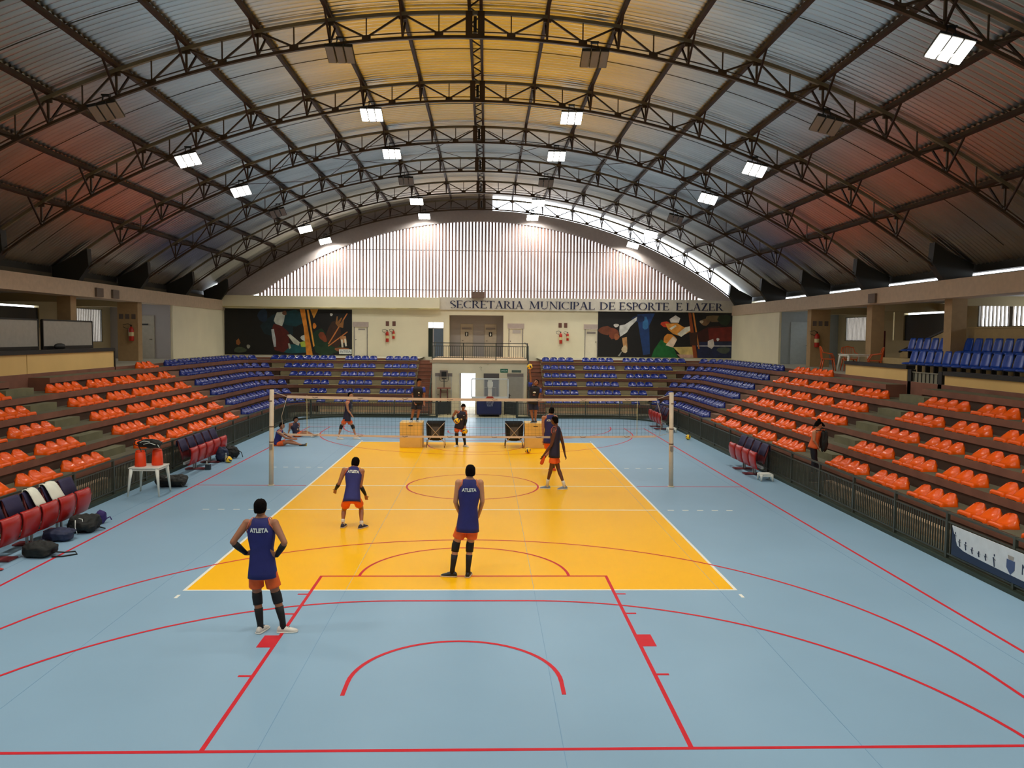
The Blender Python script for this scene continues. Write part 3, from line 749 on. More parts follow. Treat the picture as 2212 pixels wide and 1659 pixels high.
plate('room_sign', -7.45, -7.05, 4.42, 4.5, fw_y+.06, pl, 'small sign on the door beside the left mural', 'sign')
plate('room_sign', 1.95, 2.45, 4.30, 4.52, fw_y+.06, M('pale_notice', (206,198,190), .5), 'pale paper notice on the door right of the toilets', 'sign')
plate('room_sign', 6.52, 7.06, 4.33, 4.45, fw_y+.06, pl, 'grey plate on the door beside the right mural', 'sign')
for x0, x1, nm, who in ((-1.25, -.52, 'door_8', 'left'), (.26, .95, 'door_9', 'right')):
    door(nm, x0, x1, 4.84, M('toilet_door', (196,184,162), .6), None, 28.3, True, CZ, M('toilet_door_frame', (176,166,146), .6))
    xm = (x0+x1)/2
    plate('room_sign', xm-.3, xm+.3, 4.52, 4.64, 28.25, pl, 'grey lettered plate on the %s toilet door' % who, 'sign')
    o = plate('toilet_sign', xm-.1, xm+.1, 4.1, 4.36, 28.25, bk, 'black pictogram sign on the %s toilet door' % who, 'sign')
    part('pictogram', lambda b: (b.ell((xm, 28.228, 4.315), .02, .003, .02, wsg, nu=8, nv=6), b.prism([(xm-.035, 4.29), (xm+.035, 4.29), (xm+(.02 if who == 'left' else .045), 4.2), (xm+.018, 4.13), (xm-.018, 4.13), (xm-(.02 if who == 'left' else .045), 4.2)], 28.226, 28.23, wsg)), o)
# half-open doorway to the outside with a bright fanlight
b = MB(); b.box(-3.2, -2.93, YW+.12, YW+.18, CZ, 4.55, M('dark_green_door_leaf', (22,38,30), .5)); b.box(-2.93, -2.87, YW+.1, YW+.2, CZ, 4.58, greyw); b.box(-3.2, -2.28, YW+.12, YW+.18, 4.54, 4.6, greyw); b.box(-2.87, -2.28, YW+.15, YW+.18, CZ, 4.54, M('blue_grey_door_leaf', (92,108,124), .5)); b.box(-2.93, -2.9, YW+.1, YW+.16, 4.6, 4.93, greyw)
struct(b.build('door_10'))
red = M('extinguisher_red', (190,42,24), .35); blk2 = M('black_rubber', (20,20,20), .5)
def extinguisher(x, y, z, h, lab, grp=None, s=1., rz=0):
    root = empty('fire_extinguisher', (0, 0, 0)); r = .075*s
    def f(b):
        pr = [(0, r*.9), (.015, r), (h*.72, r), (h*.82, r*.75), (h*.86, r*.35), (h*.9, r*.3)]
        b.loft([[V((rr*cos(2*pi*k/14), rr*sin(2*pi*k/14), zz)) for k in range(14)] for zz, rr in pr], red)
    part('cylinder', f, root)
    part('label_band', lambda b: b.loft([[V(((r+.002)*cos(2*pi*k/14), (r+.002)*sin(2*pi*k/14), zz)) for k in range(14)] for zz in (h*.3, h*.55)], M('extinguisher_label', (220,204,150), .5), cap=False), root)
    part('valve', lambda b: (b.box(-.02, .02, -.02, .02, h*.9, h*1.0, dark), b.bar((-.06, 0, h*1.03), (.05, 0, h*.98), .02, .015, dark)), root)
    part('hose', lambda b: b.tube([(-.02, 0, h*.97), (-.12, -.02, h*1.08), (-.24*s, -.03, h*1.02), (-.22*s, -.03, h*.86), (-.1, -.02, h*.74), (-.08, -.02, h*.5)], .012, blk2, n=6), root)
    part('bracket', lambda b: b.box(-.02, .02, r, .1, h*.4, h*.5, dark), root)
    root.location = (x, y, z); root.rotation_euler = (0, 0, rz); tag(root, lab, 'fire extinguisher', grp)
extinguisher(-5.68, YW-.1, 3.7, .72, 'large red fire extinguisher on the far wall left of the balcony', s=1.25)
extinguisher(-5.3, YW-.1, 3.9, .55, 'smaller red fire extinguisher right of the large one, left of the balcony', s=1.0)
extinguisher(4.9, YW-.1, 3.7, .72, 'large red fire extinguisher on the far wall right of the balcony', s=1.2)
extinguisher(5.32, YW-.1, 3.88, .52, 'smaller red fire extinguisher right of the large one, right of the balcony', s=1.0)
for x, w_ in ((-5.68, 'left pair, left plate'), (-5.28, 'left pair, right plate'), (4.86, 'right pair, left plate'), (5.2, 'right pair, right plate')):
    plate('extinguisher_sign', x-.1, x+.1, 4.68, 4.96, YW, M('red_brown_plate', (112,74,62), .5), 'small square sign above the extinguishers on the far wall, '+w_, 'sign', group='extinguisher signs on the far wall')
plate('wall_vent_box', -.56, .2, 6.42, 6.8, YW-.14, M('brown_box', (118,96,84), .6), 'brown box on the beam at the foot of the louvred arch', 'box', d=.25)
# pair of extinguishers and plates on the columns
for s, yy in ((-1, 15.3), (1, 15.3)):
    extinguisher(s*15.9, yy-.03, 3.75, .72, 'red fire extinguisher on the %s concourse column nearest the far wall' % ('left' if s < 0 else 'right'), s=1.5)
    for k in range(3):
        plate('column_sign', s*16.1-.38+.28*k, s*16.1-.2+.28*k, 4.75, 4.97, 15.38, M('dark_sign_plate', (104,92,84), .5), 'small square plate on the %s column above the extinguisher, %s of three' % ('left' if s < 0 else 'right', W1[k]), 'sign', group='plates above the column extinguishers')

# ------------------------------------------------------------------ serif lettering on the beam
def glyph(ch):
    """strokes of a serif capital on a unit-high cell: ('p', polygon) / ('a', cx, cz, rx, rz, a0, a1, w0, w1)"""
    T_, t_ = .145, .05
    def stem(x, z0=0, z1=1, w_=T_): return [('p', [(x, z0), (x+w_, z0), (x+w_, z1), (x, z1)]), ('p', [(x-.07, z0), (x+w_+.07, z0), (x+w_+.07, z0+.035), (x-.07, z0+.035)]) if z0 == 0 else None, ('p', [(x-.07, z1-.035), (x+w_+.07, z1-.035), (x+w_+.07, z1), (x-.07, z1)]) if z1 == 1 else None]
    def diag(x0, z0, x1, z1, w_): return [('p', [(x0, z0), (x0+w_, z0), (x1+w_, z1), (x1, z1)])]
    def ser(x, z, w_=.26): return [('p', [(x-w_/2, z), (x+w_/2, z), (x+w_/2, z+.035), (x-w_/2, z+.035)])]
    D = {
     'I': (stem(.08), .30), 'L': (stem(.08)+[('p', [(.08, 0), (.62, 0), (.62, .2), (.585, .2), (.56, .05), (.08, .05)])], .66),
     'E': (stem(.08)+[('p', [(.08, 0), (.64, 0), (.66, .22), (.62, .22), (.56, .05), (.08, .05)]), ('p', [(.08, 1), (.6, 1), (.61, .8), (.575, .8), (.54, .95), (.08, .95)]), ('p', [(.2, .48), (.48, .48), (.48, .53), (.2, .53)]), ('p', [(.46, .4), (.5, .4), (.5, .61), (.46, .61)])], .70),
     'T': (stem(.28)+[('p', [(.0, 1), (.7, 1), (.7, .78), (.665, .78), (.63, .95), (.07, .95), (.035, .78), (0, .78)])], .72),
     'A': (diag(.1, 0, .38, 1, .05)+diag(.62, 0, .34, 1, .15)+[('p', [(.2, .32), (.62, .32), (.62, .37), (.2, .37)])]+ser(.12, 0)+ser(.7, 0, .3), .84),
     'M': (diag(.1, 0, .14, 1, .05)+[('p', [(.1, 1), (.25, 1), (.53, .16), (.46, .05)])]+[('p', [(.46, .05), (.52, .05), (.83, 1), (.78, 1)])]+[('p', [(.78, 0), (.93, 0), (.91, 1), (.77, 1)])]+ser(.12, 0)+ser(.86, 0, .3)+ser(.13, .965, .2)+ser(.88, .965, .2), 1.04),
     'U': (stem(.08, .3, 1)+[('p', [(.66, .35), (.71, .35), (.71, 1), (.66, 1)])]+ser(.68, .965, .24)+[('a', .395, .33, .27, .31, pi, 2*pi, .145, .05)], .82),
     'N': ([('p', [(.13, 0), (.18, 0), (.18, 1), (.13, 1)]), ('p', [(.06, 1), (.24, 1), (.78, .0), (.72, -.02), (.6, .12)]), ('p', [(.72, 0), (.77, 0), (.77, 1), (.72, 1)])]+ser(.155, 0, .24)+ser(.745, .965, .24), .88),
     'C': ([('a', .46, .5, .38, .47, .25*pi, 1.72*pi, .05, .145)], .80), 'O': ([('a', .46, .5, .38, .46, 0, 2*pi, .12, .12)], .94),
     'D': (stem(.08)+[('a', .22, .5, .5, .475, -pi/2, pi/2, .05, .145), ('p', [(.1, 0), (.26, 0), (.26, .05), (.1, .05)]), ('p', [(.1, .95), (.26, .95), (.26, 1), (.1, 1)])], .84),
     'P': (stem(.08)+[('a', .25, .72, .3, .255, -pi/2, pi/2, .05, .135), ('p', [(.1, .95), (.28, .95), (.28, 1), (.1, 1)]), ('p', [(.2, .445), (.28, .445), (.28, .49), (.2, .49)])], .64),
     'R': (stem(.08)+[('a', .25, .74, .27, .235, -pi/2, pi/2, .05, .135), ('p', [(.1, .95), (.28, .95), (.28, 1), (.1, 1)]), ('p', [(.2, .48), (.28, .48), (.28, .52), (.2, .52)]), ('p', [(.3, .5), (.43, .5), (.76, .0), (.6, 0)])]+ser(.72, 0, .2), .80),
     'S': ([('a', .31, .735, .2, .235, .12*pi, 1.25*pi, .06, .12), ('p', [(.13, .66), (.22, .73), (.53, .36), (.42, .28)]), ('a', .33, .265, .22, .245, -.82*pi, .28*pi, .06, .12)], .62),
     'Z': ([('p', [(.04, 0), (.66, 0), (.68, .22), (.64, .22), (.6, .05), (.04, .05)]), ('p', [(.05, 1), (.64, 1), (.64, .95), (.12, .95), (.09, .78), (.05, .78)]), ('p', [(.04, 0), (.22, 0), (.64, 1), (.46, 1)])], .72),
    }
    return D[ch]
navy_l = M('navy_letter_paint', (34,40,74), .6, var=.05)
def word(b, txt, x, z, H, W_, y):
    gs_ = [glyph(c) for c in txt]; tot = sum(g[1] for g in gs_); k = W_/tot
    for gi, (st, adv) in enumerate(gs_):
        for q in st:
            if q is None: continue
            if q[0] == 'p': b.prism([(x+a*k, z+c*H) for a, c in q[1]], y-.012, y, navy_l)
            else:
                _, cx, cz, rx, rz, a0, a1, w0, w1 = q; n = 20; full = abs(a1-a0-2*pi) < .01
                for i in range(n):
                    t0, t1 = a0+(a1-a0)*i/n, a0+(a1-a0)*(i+1)/n
                    def ww(t):
                        s_ = abs(cos(t)); return (w0+(w1-w0)*s_) if not full else .04+.11*s_
                    P4 = []
                    for t, sg in ((t0, 1), (t1, 1), (t1, -1), (t0, -1)):
                        w_ = ww(t)/2; P4.append((x+k*(cx+(rx+sg*w_-w_*.0)*cos(t)), z+H*(cz+(rz+sg*w_*.55)*sin(t))))
                    b.prism(P4, y-.012, y, navy_l)
        x += adv*k
root = empty('beam_lettering', (6.5, YW-.13, 5.8))
for txt, x0, x1 in (('SECRETARIA', -1.9, 2.6), ('MUNICIPAL', 2.95, 6.98), ('DE', 7.25, 8.25), ('ESPORTE', 8.45, 11.55), ('E', 11.95, 12.38), ('LAZER', 12.58, 14.9)):
    part('word', lambda b: word(b, txt, x0, 5.8, .46, x1-x0, YW-.122), root)
tag(root, 'navy serif lettering naming the sports department along the far beam', 'lettering')

# ------------------------------------------------------------------ painted murals
def mural(x0, x1, z0, z1, lab, shapes, txt=None):
    root = empty('wall_mural', ((x0+x1)/2, YW, z0)); mk = M('mural_black', (16,15,14), .55, var=.3, scale=2)
    def f(b):
        b.box(x0, x1, YW-.03, YW-.001, z0, z1, mk)
        W_, H = x1-x0, z1-z0; d = 0
        for col, poly in shapes:
            d += 1; m_ = M('mural_%d_%d_%d' % col, col, .55, var=.25, scale=3)
            b.prism([(x0+W_*a/1000, z0+H*(1-c/400)) for a, c in poly], YW-.0302-.0004*d, YW-.03, m_)
    part('painted_panel', f, root)
    if txt:
        part('caption_board', lambda b: b.box(x1-.78, x1-.02, YW-.055, YW-.03, z0+.08, z0+.36, wsg), root)
        text_mesh(txt, .2, M('caption_navy', (40,50,84), .5), Matrix.Translation((x1-.4, YW-.056, z0+.22)) @ TX, root, ext=.001)
    tag(root, lab, 'mural')
def blob(cx, cy, rx, ry, n=10, w_=.12, rot=0):
    out_ = []
    for k in range(n):
        a = 2*pi*k/n; r = 1+w_*sin(3*a+cx)
        u, v = rx*r*cos(a), ry*r*sin(a); out_.append((cx+u*cos(rot)-v*sin(rot), cy+u*sin(rot)+v*cos(rot)))
    return out_
mural(-15.48, -7.82, 2.87, 5.64, 'dark painted sports mural on the far wall at the left, footballer and volleyball net', [
    ((14,40,48), blob(420,150,130,110)), ((10,58,66), blob(520,80,110,70)), ((18,84,90), blob(560,350,120,40)), ((24,44,66), blob(300,60,40,60)),
    ((30,60,34), blob(800,340,110,60)), ((20,52,30), blob(740,250,60,80)),
    ((196,200,190), [(395,70),(410,30),(455,25),(475,40),(465,110),(450,150),(400,130),(385,105)]), ((120,80,60), blob(470,35,18,20)),
    ((90,26,20), [(385,130),(450,150),(500,200),(510,330),(460,380),(390,360),(370,260),(372,170)]),
    ((190,196,200), [(365,180),(385,175),(400,260),(402,330),(385,330),(372,250)]), ((196,196,180), [(490,225),(515,220),(590,290),(580,320),(540,300)]), ((200,204,196), blob(620,250,24,26)), ((170,190,70), [(590,290),(650,270),(640,330),(600,330)]), ((180,186,170), [(495,300),(510,300),(520,340),(505,350)]),
    ((150,90,40), [(90,280),(110,260),(125,300),(110,320),(90,310)]), ((160,160,150), blob(185,330,14,18)), ((70,80,60), blob(120,360,50,26)),
    ((226,140,44), [(590,0),(630,0),(645,120),(690,400),(640,400),(620,160)]), ((234,160,60), [(645,5),(660,5),(705,320),(695,330)]), ((222,150,50), [(672,0),(735,0),(700,80)]), ((216,128,40), blob(705,145,14,26)),
    ((128,60,30), blob(770,240,26,50,rot=-.5)), ((60,36,22), blob(860,220,60,120)), ((206,204,196), blob(838,45,11,13)),
    ((200,120,60), [(810,300),(960,30),(966,36),(818,306)]), ((200,120,60), [(810,318),(962,190),(966,198),(816,324)]), ((150,100,50), [(870,120),(880,60),(888,60),(886,110),(915,70),(922,74),(900,130),(930,90),(936,94),(930,160),(890,150)]), ((196,140,90), [(905,235),(950,230),(960,290),(915,290)]), ((228,218,196), [(912,262),(928,262),(932,330),(918,330)]), ((228,218,196), [(938,255),(952,255),(960,320),(946,322)]),
    ((150,90,50), blob(920,350,60,18))], 'INTESA')
mural(7.19, 15.5, 2.9, 5.68, 'dark painted sports mural on the far wall at the right, karate kick and football players', [
    ((26,58,110), [(290,20),(420,10),(380,120),(390,370),(340,380),(300,120)]), ((52,110,160), blob(352,100,22,60)), ((20,40,80), blob(300,60,50,30)), 
    ((110,58,34), blob(55,165,50,40)), ((120,60,36), blob(115,190,38,50)), ((150,86,50), blob(140,220,20,30)),
    ((206,206,200), [(160,120),(200,110),(290,40),(285,75),(240,130),(215,180),(165,220),(158,170)]), ((190,140,90), [(180,230),(215,220),(222,330),(195,350)]), ((206,186,150), blob(200,330,22,34)), ((206,200,190), blob(135,120,20,16)),
    ((150,150,140), [(150,390),(175,350),(180,352),(165,392)]),
    ((22,100,44), [(470,240),(560,300),(600,400),(400,400),(420,330)]), ((204,60,30), blob(500,105,34,26)), ((228,220,210), [(530,60),(575,25),(610,50),(600,90),(540,90)]), ((226,150,60), [(500,100),(590,95),(640,130),(700,120),(700,160),(620,210),(560,190),(520,150)]), ((236,228,206), [(530,140),(575,110),(585,120),(545,155)]), ((236,228,206), [(590,190),(650,130),(700,115),(705,140),(620,215)]),
    ((220,140,50), blob(535,235,50,44)), ((232,206,180), [(505,290),(560,210),(590,240),(560,310)]), ((208,182,110), [(560,305),(730,300),(740,400),(640,400)]), ((200,160,140), [(590,370),(740,372),(740,400),(620,400)]),
    ((60,18,14), blob(860,200,130,80)), ((110,26,18), [(820,140),(998,120),(998,250),(830,250)]), ((30,38,74), [(740,260),(998,250),(998,400),(745,400)]), ((200,200,206), [(740,290),(998,288),(998,296),(740,298)]),
    ((150,70,26), [(670,0),(690,0),(745,400),(715,400)]), ((196,120,50), [(700,0),(712,0),(760,320),(750,320)]), ((120,90,60), blob(800,80,40,30,rot=-.6)), ((200,180,150), blob(770,80,14,14)), ((110,90,60), blob(870,50,70,30)), ((28,44,26), blob(940,60,50,50)),
    ((214,206,200), [(820,250),(860,230),(870,290),(850,320),(820,300)]), ((216,214,210), blob(895,235,11,13)), ((76,84,76), blob(940,330,50,30)), ((60,34,22), [(680,180),(740,170),(740,290),(690,290)])])

# ------------------------------------------------------------------ left concourse: parapet, booth, windows
capm = M('black_coping', (26,24,20), .5)
def parapet(nm, x, y0, y1, z0, z1, s, lab, notch=None):
    root = empty(nm, (x, (y0+y1)/2, z0))
    part('parapet_wall', lambda b: b.box(*sorted((x, x+s*.16)), y0, y1, z0, z1, ochre), root)
    part('coping', lambda b: b.box(*sorted((x-s*.05, x+s*.25)), y0-.03, y1+.03, z1, z1+.12, capm), root)
    tag(root, lab, 'parapet'); return root
parapet('parapet', -13.82, 3.3, 9.0, 2.705, 3.42, -1, 'ochre parapet wall with black coping above the left stand, far part')
parapet('parapet', -13.82, -9, 3.26, 2.32, 3.42, -1, 'ochre parapet wall with black coping above the left stand, near part')
b = MB(); b.box(-13.99, -13.80, 9.035, 9.11, 2.7, 3.5, capm); tag(b.build('parapet_end_post', loc=(-13.9, 9.07, 2.7)), 'black end post of the left ochre parapet', 'post')
for k, (y0, y1) in enumerate(((1.5, 6.4), (6.75, 10.2))):
    root = empty('desk_screen', (-15.2, (y0+y1)/2, CZ))
    part('screen_panel', lambda b: b.box(-15.25, -15.2, y0, y1, 3.62, 4.52, M('grey_screen_panel', (168,162,150), .6)), root)
    part('panel_frame', lambda b: (b.box(-15.27, -15.18, y0-.05, y0, CZ, 4.55, capm), b.box(-15.27, -15.18, y1, y1+.05, CZ, 4.55, capm), b.box(-15.27, -15.18, y0, y1, 4.52, 4.57, capm), b.box(-15.27, -15.18, y0, y1, 3.5, 3.62, capm)), root)
    part('panel_legs', lambda b: b.box(-15.26, -15.19, y0, y1, CZ, 3.5, capm), root)
    tag(root, 'pale grey screen panel with dark frame behind the left parapet, %s one' % ('nearer' if k == 0 else 'farther'), 'screen', 'grey screens behind the left parapet')
b = MB(); b.loft([[V((-14.98+.12*cos(a)*r, 7.4+.35*sin(a)*r, z)) for a in [2*pi*k/14 for k in range(14)]] for z, r in ((3.52, .8), (3.6, 1), (3.68, .8), (3.72, .3))], dark)
b.box(-15.16, -14.8, 6.9, 7.9, 3.46, 3.52, capm); b.box(-15.1, -14.9, 7.3, 7.5, CZ, 3.5, capm)
tag(b.build('equipment_box', loc=(-15, 7.4, CZ)), 'low dark object on a shelf in front of the farther grey screen', 'equipment')

def slat_window(nm, x, y0, y1, z0, z1, step=.16, w_=.05, m=None, mull=()):
    b = MB(); m = m or M('window_slat', (150,140,128), .6); y = y0
    while y < y1: b.box(x-.03, x+.03, y-w_/2, y+w_/2, z0, z1, m); y += step
    o = struct(b.build(nm))
    p = MB(); f_ = M('window_frame_grey', (120,116,108), .6)
    for zz in (z0, z1): p.box(x-.05, x+.05, y0-.05, y1+.05, zz-.03, zz+.03, f_)
    for yy in (y0, y1)+tuple(mull): p.box(x-.05, x+.05, yy-.05, yy+.05, z0, z1, f_)
    p.build('window_frame', o)
slat_window('window_3', -18.7, 15.45, 18.3, 3.65, 5.25); slat_window('window_4', 18.7, 16.05, 18.3, 4.05, 5.24, .14, .03)
slat_window('window_5', 18.7, 2.0, 7.43, 4.63, 5.5, .22, .05, mull=(5.6,))
for nm, x, y0, y1, z0, z1, gap in (('window_6', -18.7, 9.9, 12.7, 4.3, 5.22, .08), ('window_7', 18.7, 9.4, 12.6, 4.1, 5.3, .08)):
    b = MB(); b.box(x-.04, x+.04, y0, y1, z0, z1-gap, M('dark_tinted_pane', (24,30,40), .25)); struct(b.build(nm))
# concourse doors in the niches
def sdoor(nm, x, y, m):
    b = MB(); b.box(x-.5, x+.5, y-.05, y-.002, CZ, 5.0, m); o = struct(b.build(nm))
    q = MB(); q.tube([(x+.38, y-.05, 3.8), (x+.38, y-.1, 3.8), (x+.28, y-.1, 3.8)], .015, dark, n=6); q.build('door_handle', o)
sdoor('door_11', -16.9, 19.06, M('left_niche_door', (176,168,150), .6)); sdoor('door_12', 16.6, 19.06, M('right_niche_door', (178,188,188), .6))
b = MB(); b.box(-17.05, -16.7, 18.98, 19.01, 4.5, 4.58, bk); tag(b.build('room_sign', loc=(-16.9, 19, 4.5)), 'tiny dark nameplate on the left niche door', 'sign')
for s, yy in ((-1, 11.3), (-1, 12.7), (1, 9.0)):
    b = MB(); b.box(*sorted((s*15.36, s*15.44)), yy-.28, yy+.28, 5.56, 5.92, M('speaker_grille', (112,98,84), .7)); tag(b.build('beam_vent', loc=(s*15.4, yy, 5.56)), 'small square grille on the %s ring beam%s' % ('left' if s < 0 else 'right', '' if s > 0 else (', nearer one' if yy < 12 else ', farther one')), 'grille')

# ------------------------------------------------------------------ right concourse
parapet('parapet', 13.82, 3.3, 7.65, 2.705, 3.2, 1, 'ochre parapet wall with black coping above the right stand, far side of the gate')
parapet('parapet', 13.82, -9, 1.2, 2.705, 3.1, 1, 'ochre parapet wall with black coping above the right stand, near side of the gate')
root = empty('terrace_gate', (13.9, 2.3, 2.3))
for y in (3.12, 1.42): part('gate_post', lambda b: b.box(13.8, 13.96, y-.1, y+.1, 2.29, 3.2, capm), root)
def f(b):
    gm = M('worn_metal_gate', (132,130,112), .5); b.box(13.86, 13.89, 1.55, 3.0, 2.5, 3.1, gm)
    for i in range(7): b.box(13.84, 13.86, 1.6+.22*i, 1.63+.22*i, 2.42, 3.12, dark)
    for z in (2.42, 3.12): b.bar((13.85, 1.52, z), (13.85, 3.02, z), .03, .03, gm)
part('gate_leaf', f, root); tag(root, 'worn metal gate between two black posts at the top of the right aisle', 'gate')
# raised platform for the blue tip-up seats, sloping side wall
b = MB(); pw = M('platform_wall_paint', (176,154,108), .7, var=.06)
b.box(14.6, 15.7, -9, 6.3, CZ-.02, 3.02, pw); b.box(15.7, 19.7, -9, 8.6, CZ-.02, 3.45, pw); struct(b.build('floor_platform'))
b = MB(); b.prism([(-9.1, CZ), (-5.8, CZ), (-4.4, CZ), (9.0, CZ), (9.0, 4.5), (-5.8, 4.52), (-9.1, 3.62)][::-1], 0, .12, pw, Matrix(((0,-1,0,16.75),(-1,0,0,0),(0,0,1,0),(0,0,0,1))))
o = b.build('platform_wall', loc=(16.7, 0, CZ)); tag(o, 'sloping beige wall behind the blue tip-up seats on the right', 'wall')
part('coping', lambda q: (q.bar((16.7, 9.15, 3.66), (16.7, 5.8, 4.56), .2, .06, capm), q.bar((16.7, 5.8, 4.56), (16.7, -9, 4.54), .2, .05, pw)), o)
def tipseat():
    root = empty('tip_up_seat', (0, 0, 0)); m_ = M('royal_blue_seat', (24,72,170), .3, var=.05)
    def f(b):
        rows = []
        for t in range(7):
            z = .30+.45*t/6; w_ = .21-.05*max(0, (t-3)/3)**2; rows.append([V((w_*(-1+2*k/8), .30+.1*t/6-.05*(1-((k-4)/4)**2)*-1, z)) for k in range(9)])
        n = len(rows); b.loft(rows, m_, cap=False, closed=False)
    o = part('backrest', f, root); md = o.modifiers.new('s', 'SOLIDIFY'); md.thickness = .035
    o = part('seat', lambda b: b.ell((0, .12, .29), .21, .2, .05, m_, nu=14, nv=8), root)
    part('support', lambda b: b.box(-.03, .03, .2, .34, 0, .3, dark), root)
    return root
ts = tipseat(); first = True
for r_, (x, z, y0, n) in enumerate(((14.95, 3.02, 5.6, 21), (15.95, 3.45, 7.6, 26))):
    for k in range(n):
        y = y0-.5*k
        if r_ == 1 and (4.1 < y < 5.1 or y < -.3 and y > -1.5): continue
        if px((x, y, z))[0] > 2260: break
        t = ts if first else copy_tree(ts); first = False
        t.location = (x, y, z); t.rotation_euler = (0, 0, -pi/2)
        tag(t, 'royal blue high-backed seat on the right platform, %s row, %s from its far end' % ('front' if r_ == 0 else 'rear', W1[k] if k < 13 else '%dth' % (k+1)), 'seat', 'royal blue seats on the right platform')
pc = M('orange_plastic_chair', (206,88,30), .4)
def pchair():
    root = empty('plastic_chair', (0, 0, 0))
    part('seat', lambda b: b.box(-.22, .22, -.2, .2, .41, .44, pc), root)
    def f(b):
        b.tube([(-.22, -.2, .44), (-.25, -.1, .62), (-.24, .2, .66), (-.2, .26, .84), (0, .28, .88), (.2, .26, .84), (.24, .2, .66), (.25, -.1, .62), (.22, -.2, .44)], .02, pc, n=6)
        for i in range(5): b.bar((-.14+.07*i, .21, .44), (-.15+.075*i, .27, .86), .035, .012, pc)
    part('backrest', f, root)
    for sx in (-1, 1):
        for sy in (-1, 1): part('leg', lambda b: b.tube([(sx*.19, sy*.17, .42), (sx*.24, sy*.24, 0)], [.025, .018], pc, n=6), root)
    return root
def ptable(sx_=.35, sy_=.35, h=.72, m_=None, name='plastic_table'):
    m_ = m_ or M('white_plastic', (226,226,214), .4); root = empty(name, (0, 0, 0))
    o = part('table_top', lambda b: b.box(-sx_, sx_, -sy_, sy_, h-.035, h, m_), root); bevel(o, .015)
    part('apron', lambda b: [b.bar(p, q, .02, .05, m_) for p, q in (((-sx_*.9, -sy_*.9, h-.06), (sx_*.9, -sy_*.9, h-.06)), ((-sx_*.9, sy_*.9, h-.06), (sx_*.9, sy_*.9, h-.06)), ((-sx_*.9, -sy_*.9, h-.06), (-sx_*.9, sy_*.9, h-.06)), ((sx_*.9, -sy_*.9, h-.06), (sx_*.9, sy_*.9, h-.06)))], root)
    for a in (-1, 1):
        for c in (-1, 1): part('leg', lambda b: b.tube([(a*sx_*.84, c*sy_*.84, h-.03), (a*sx_*.92, c*sy_*.92, h*.6), (a*sx_*1.02, c*sy_*1.02, 0)], [.055, .038, .02], m_, n=8), root)
    return root
c0 = pchair()
for k, (x, y, rz, w_) in enumerate(((14.55, 10.9, radians(75), 'left of the white table'), (15.5, 11.0, radians(-10), 'behind the white table'), (15.5, 8.85, radians(-110), 'right of the white table'))):
    t = c0 if k == 0 else copy_tree(c0); t.location = (x, y, CZ); t.rotation_euler = (0, 0, rz); t.scale = (1.15,)*3
    tag(t, 'orange plastic armchair on the right concourse, '+w_, 'chair', 'orange plastic chairs on the right concourse')
t = ptable(.45, .45); t.location = (15.1, 9.75, CZ); tag(t, 'white plastic table among orange chairs on the right concourse', 'table')
b = MB(); b.box(16.9, 17.1, 11.2, 11.5, CZ, 4.5, M('dark_red_cloth', (96,28,34), .7)); tag(b.build('rolled_banner', loc=(17, 11.35, CZ)), 'tall dark red banner stand beside the bright slatted window', 'banner')

# ------------------------------------------------------------------ net and posts
root = empty('volleyball_net', (0, 0, 1.4))
netm = M('dark_net_string', (44,52,56), .7, var=0); tape = M('cream_net_tape', (222,196,170), .7, var=.06)
ZT, ZB, NX = 2.43, 1.40, 5.05
def sag(x, z): return z-.045*(1-(x/NX)**2)
def band2(z, h, n=40, x0=-NX, x1=NX):
    def f(b):
        q = [V((x0+(x1-x0)*i/n, 0, sag(x0+(x1-x0)*i/n, z))) for i in range(n+1)]
        for a, c in zip(q, q[1:]): b.bar(a, c, .008, h, tape)
    return f
part('top_tape', band2(ZT, .075), root); part('bottom_tape', band2(ZB, .055), root)
def f(b):
    n = 100
    for i in range(n+1):
        x = -NX+2*NX*i/n; b.bar((x, 0, sag(x, ZB)), (x, 0, sag(x, ZT)), .003, .003, netm, upv=(0,1,0))
    for k in range(1, 10):
        z = ZB+(ZT-ZB)*k/10; q = [V((-NX+2*NX*i/20, 0, sag(-NX+2*NX*i/20, z))) for i in range(21)]
        for a, c in zip(q, q[1:]): b.bar(a, c, .003, .003, netm)
part('netting', f, root)
logo = M('tape_logo_grey', (110,92,80), .7)
for i in range(8):
    x = -4.3+1.22*i
    for z in (ZT, ZB): part('tape_logo', lambda b: (b.bar((x-.07, -.006, sag(x, z)+.012), (x-.02, -.006, sag(x, z)-.014), .003, .012, logo), b.bar((x-.02, -.006, sag(x, z)-.014), (x+.08, -.006, sag(x, z)+.006), .003, .014, logo)), root)
rope = M('net_rope', (200,190,170), .7)
for s in (-1, 1):
    part('tension_cord', lambda b: b.tube([(s*NX, 0, ZT), (s*5.42, 0, 2.56)], .008, rope, n=5), root)
    part('tension_cord', lambda b: b.tube([(s*NX, 0, ZB), (s*5.45, 0, 1.5)], .007, rope, n=5), root)
    part('antenna', lambda b: b.bar((s*4.52, .01, ZB), (s*4.52, .01, ZT+(.04)), .012, .012, M('antenna_yellow_white', (216,206,150), .5)), root)
    part('side_cord', lambda b: b.tube([(s*NX, 0, ZT), (s*5.2, 0, 1.9), (s*NX*1.02, 0, ZB)], .006, rope, n=5), root)
tag(root, 'volleyball net with cream top and bottom tapes across the court', 'net')
pm = M('cream_post_paint', (226,208,180), .5, var=.05)
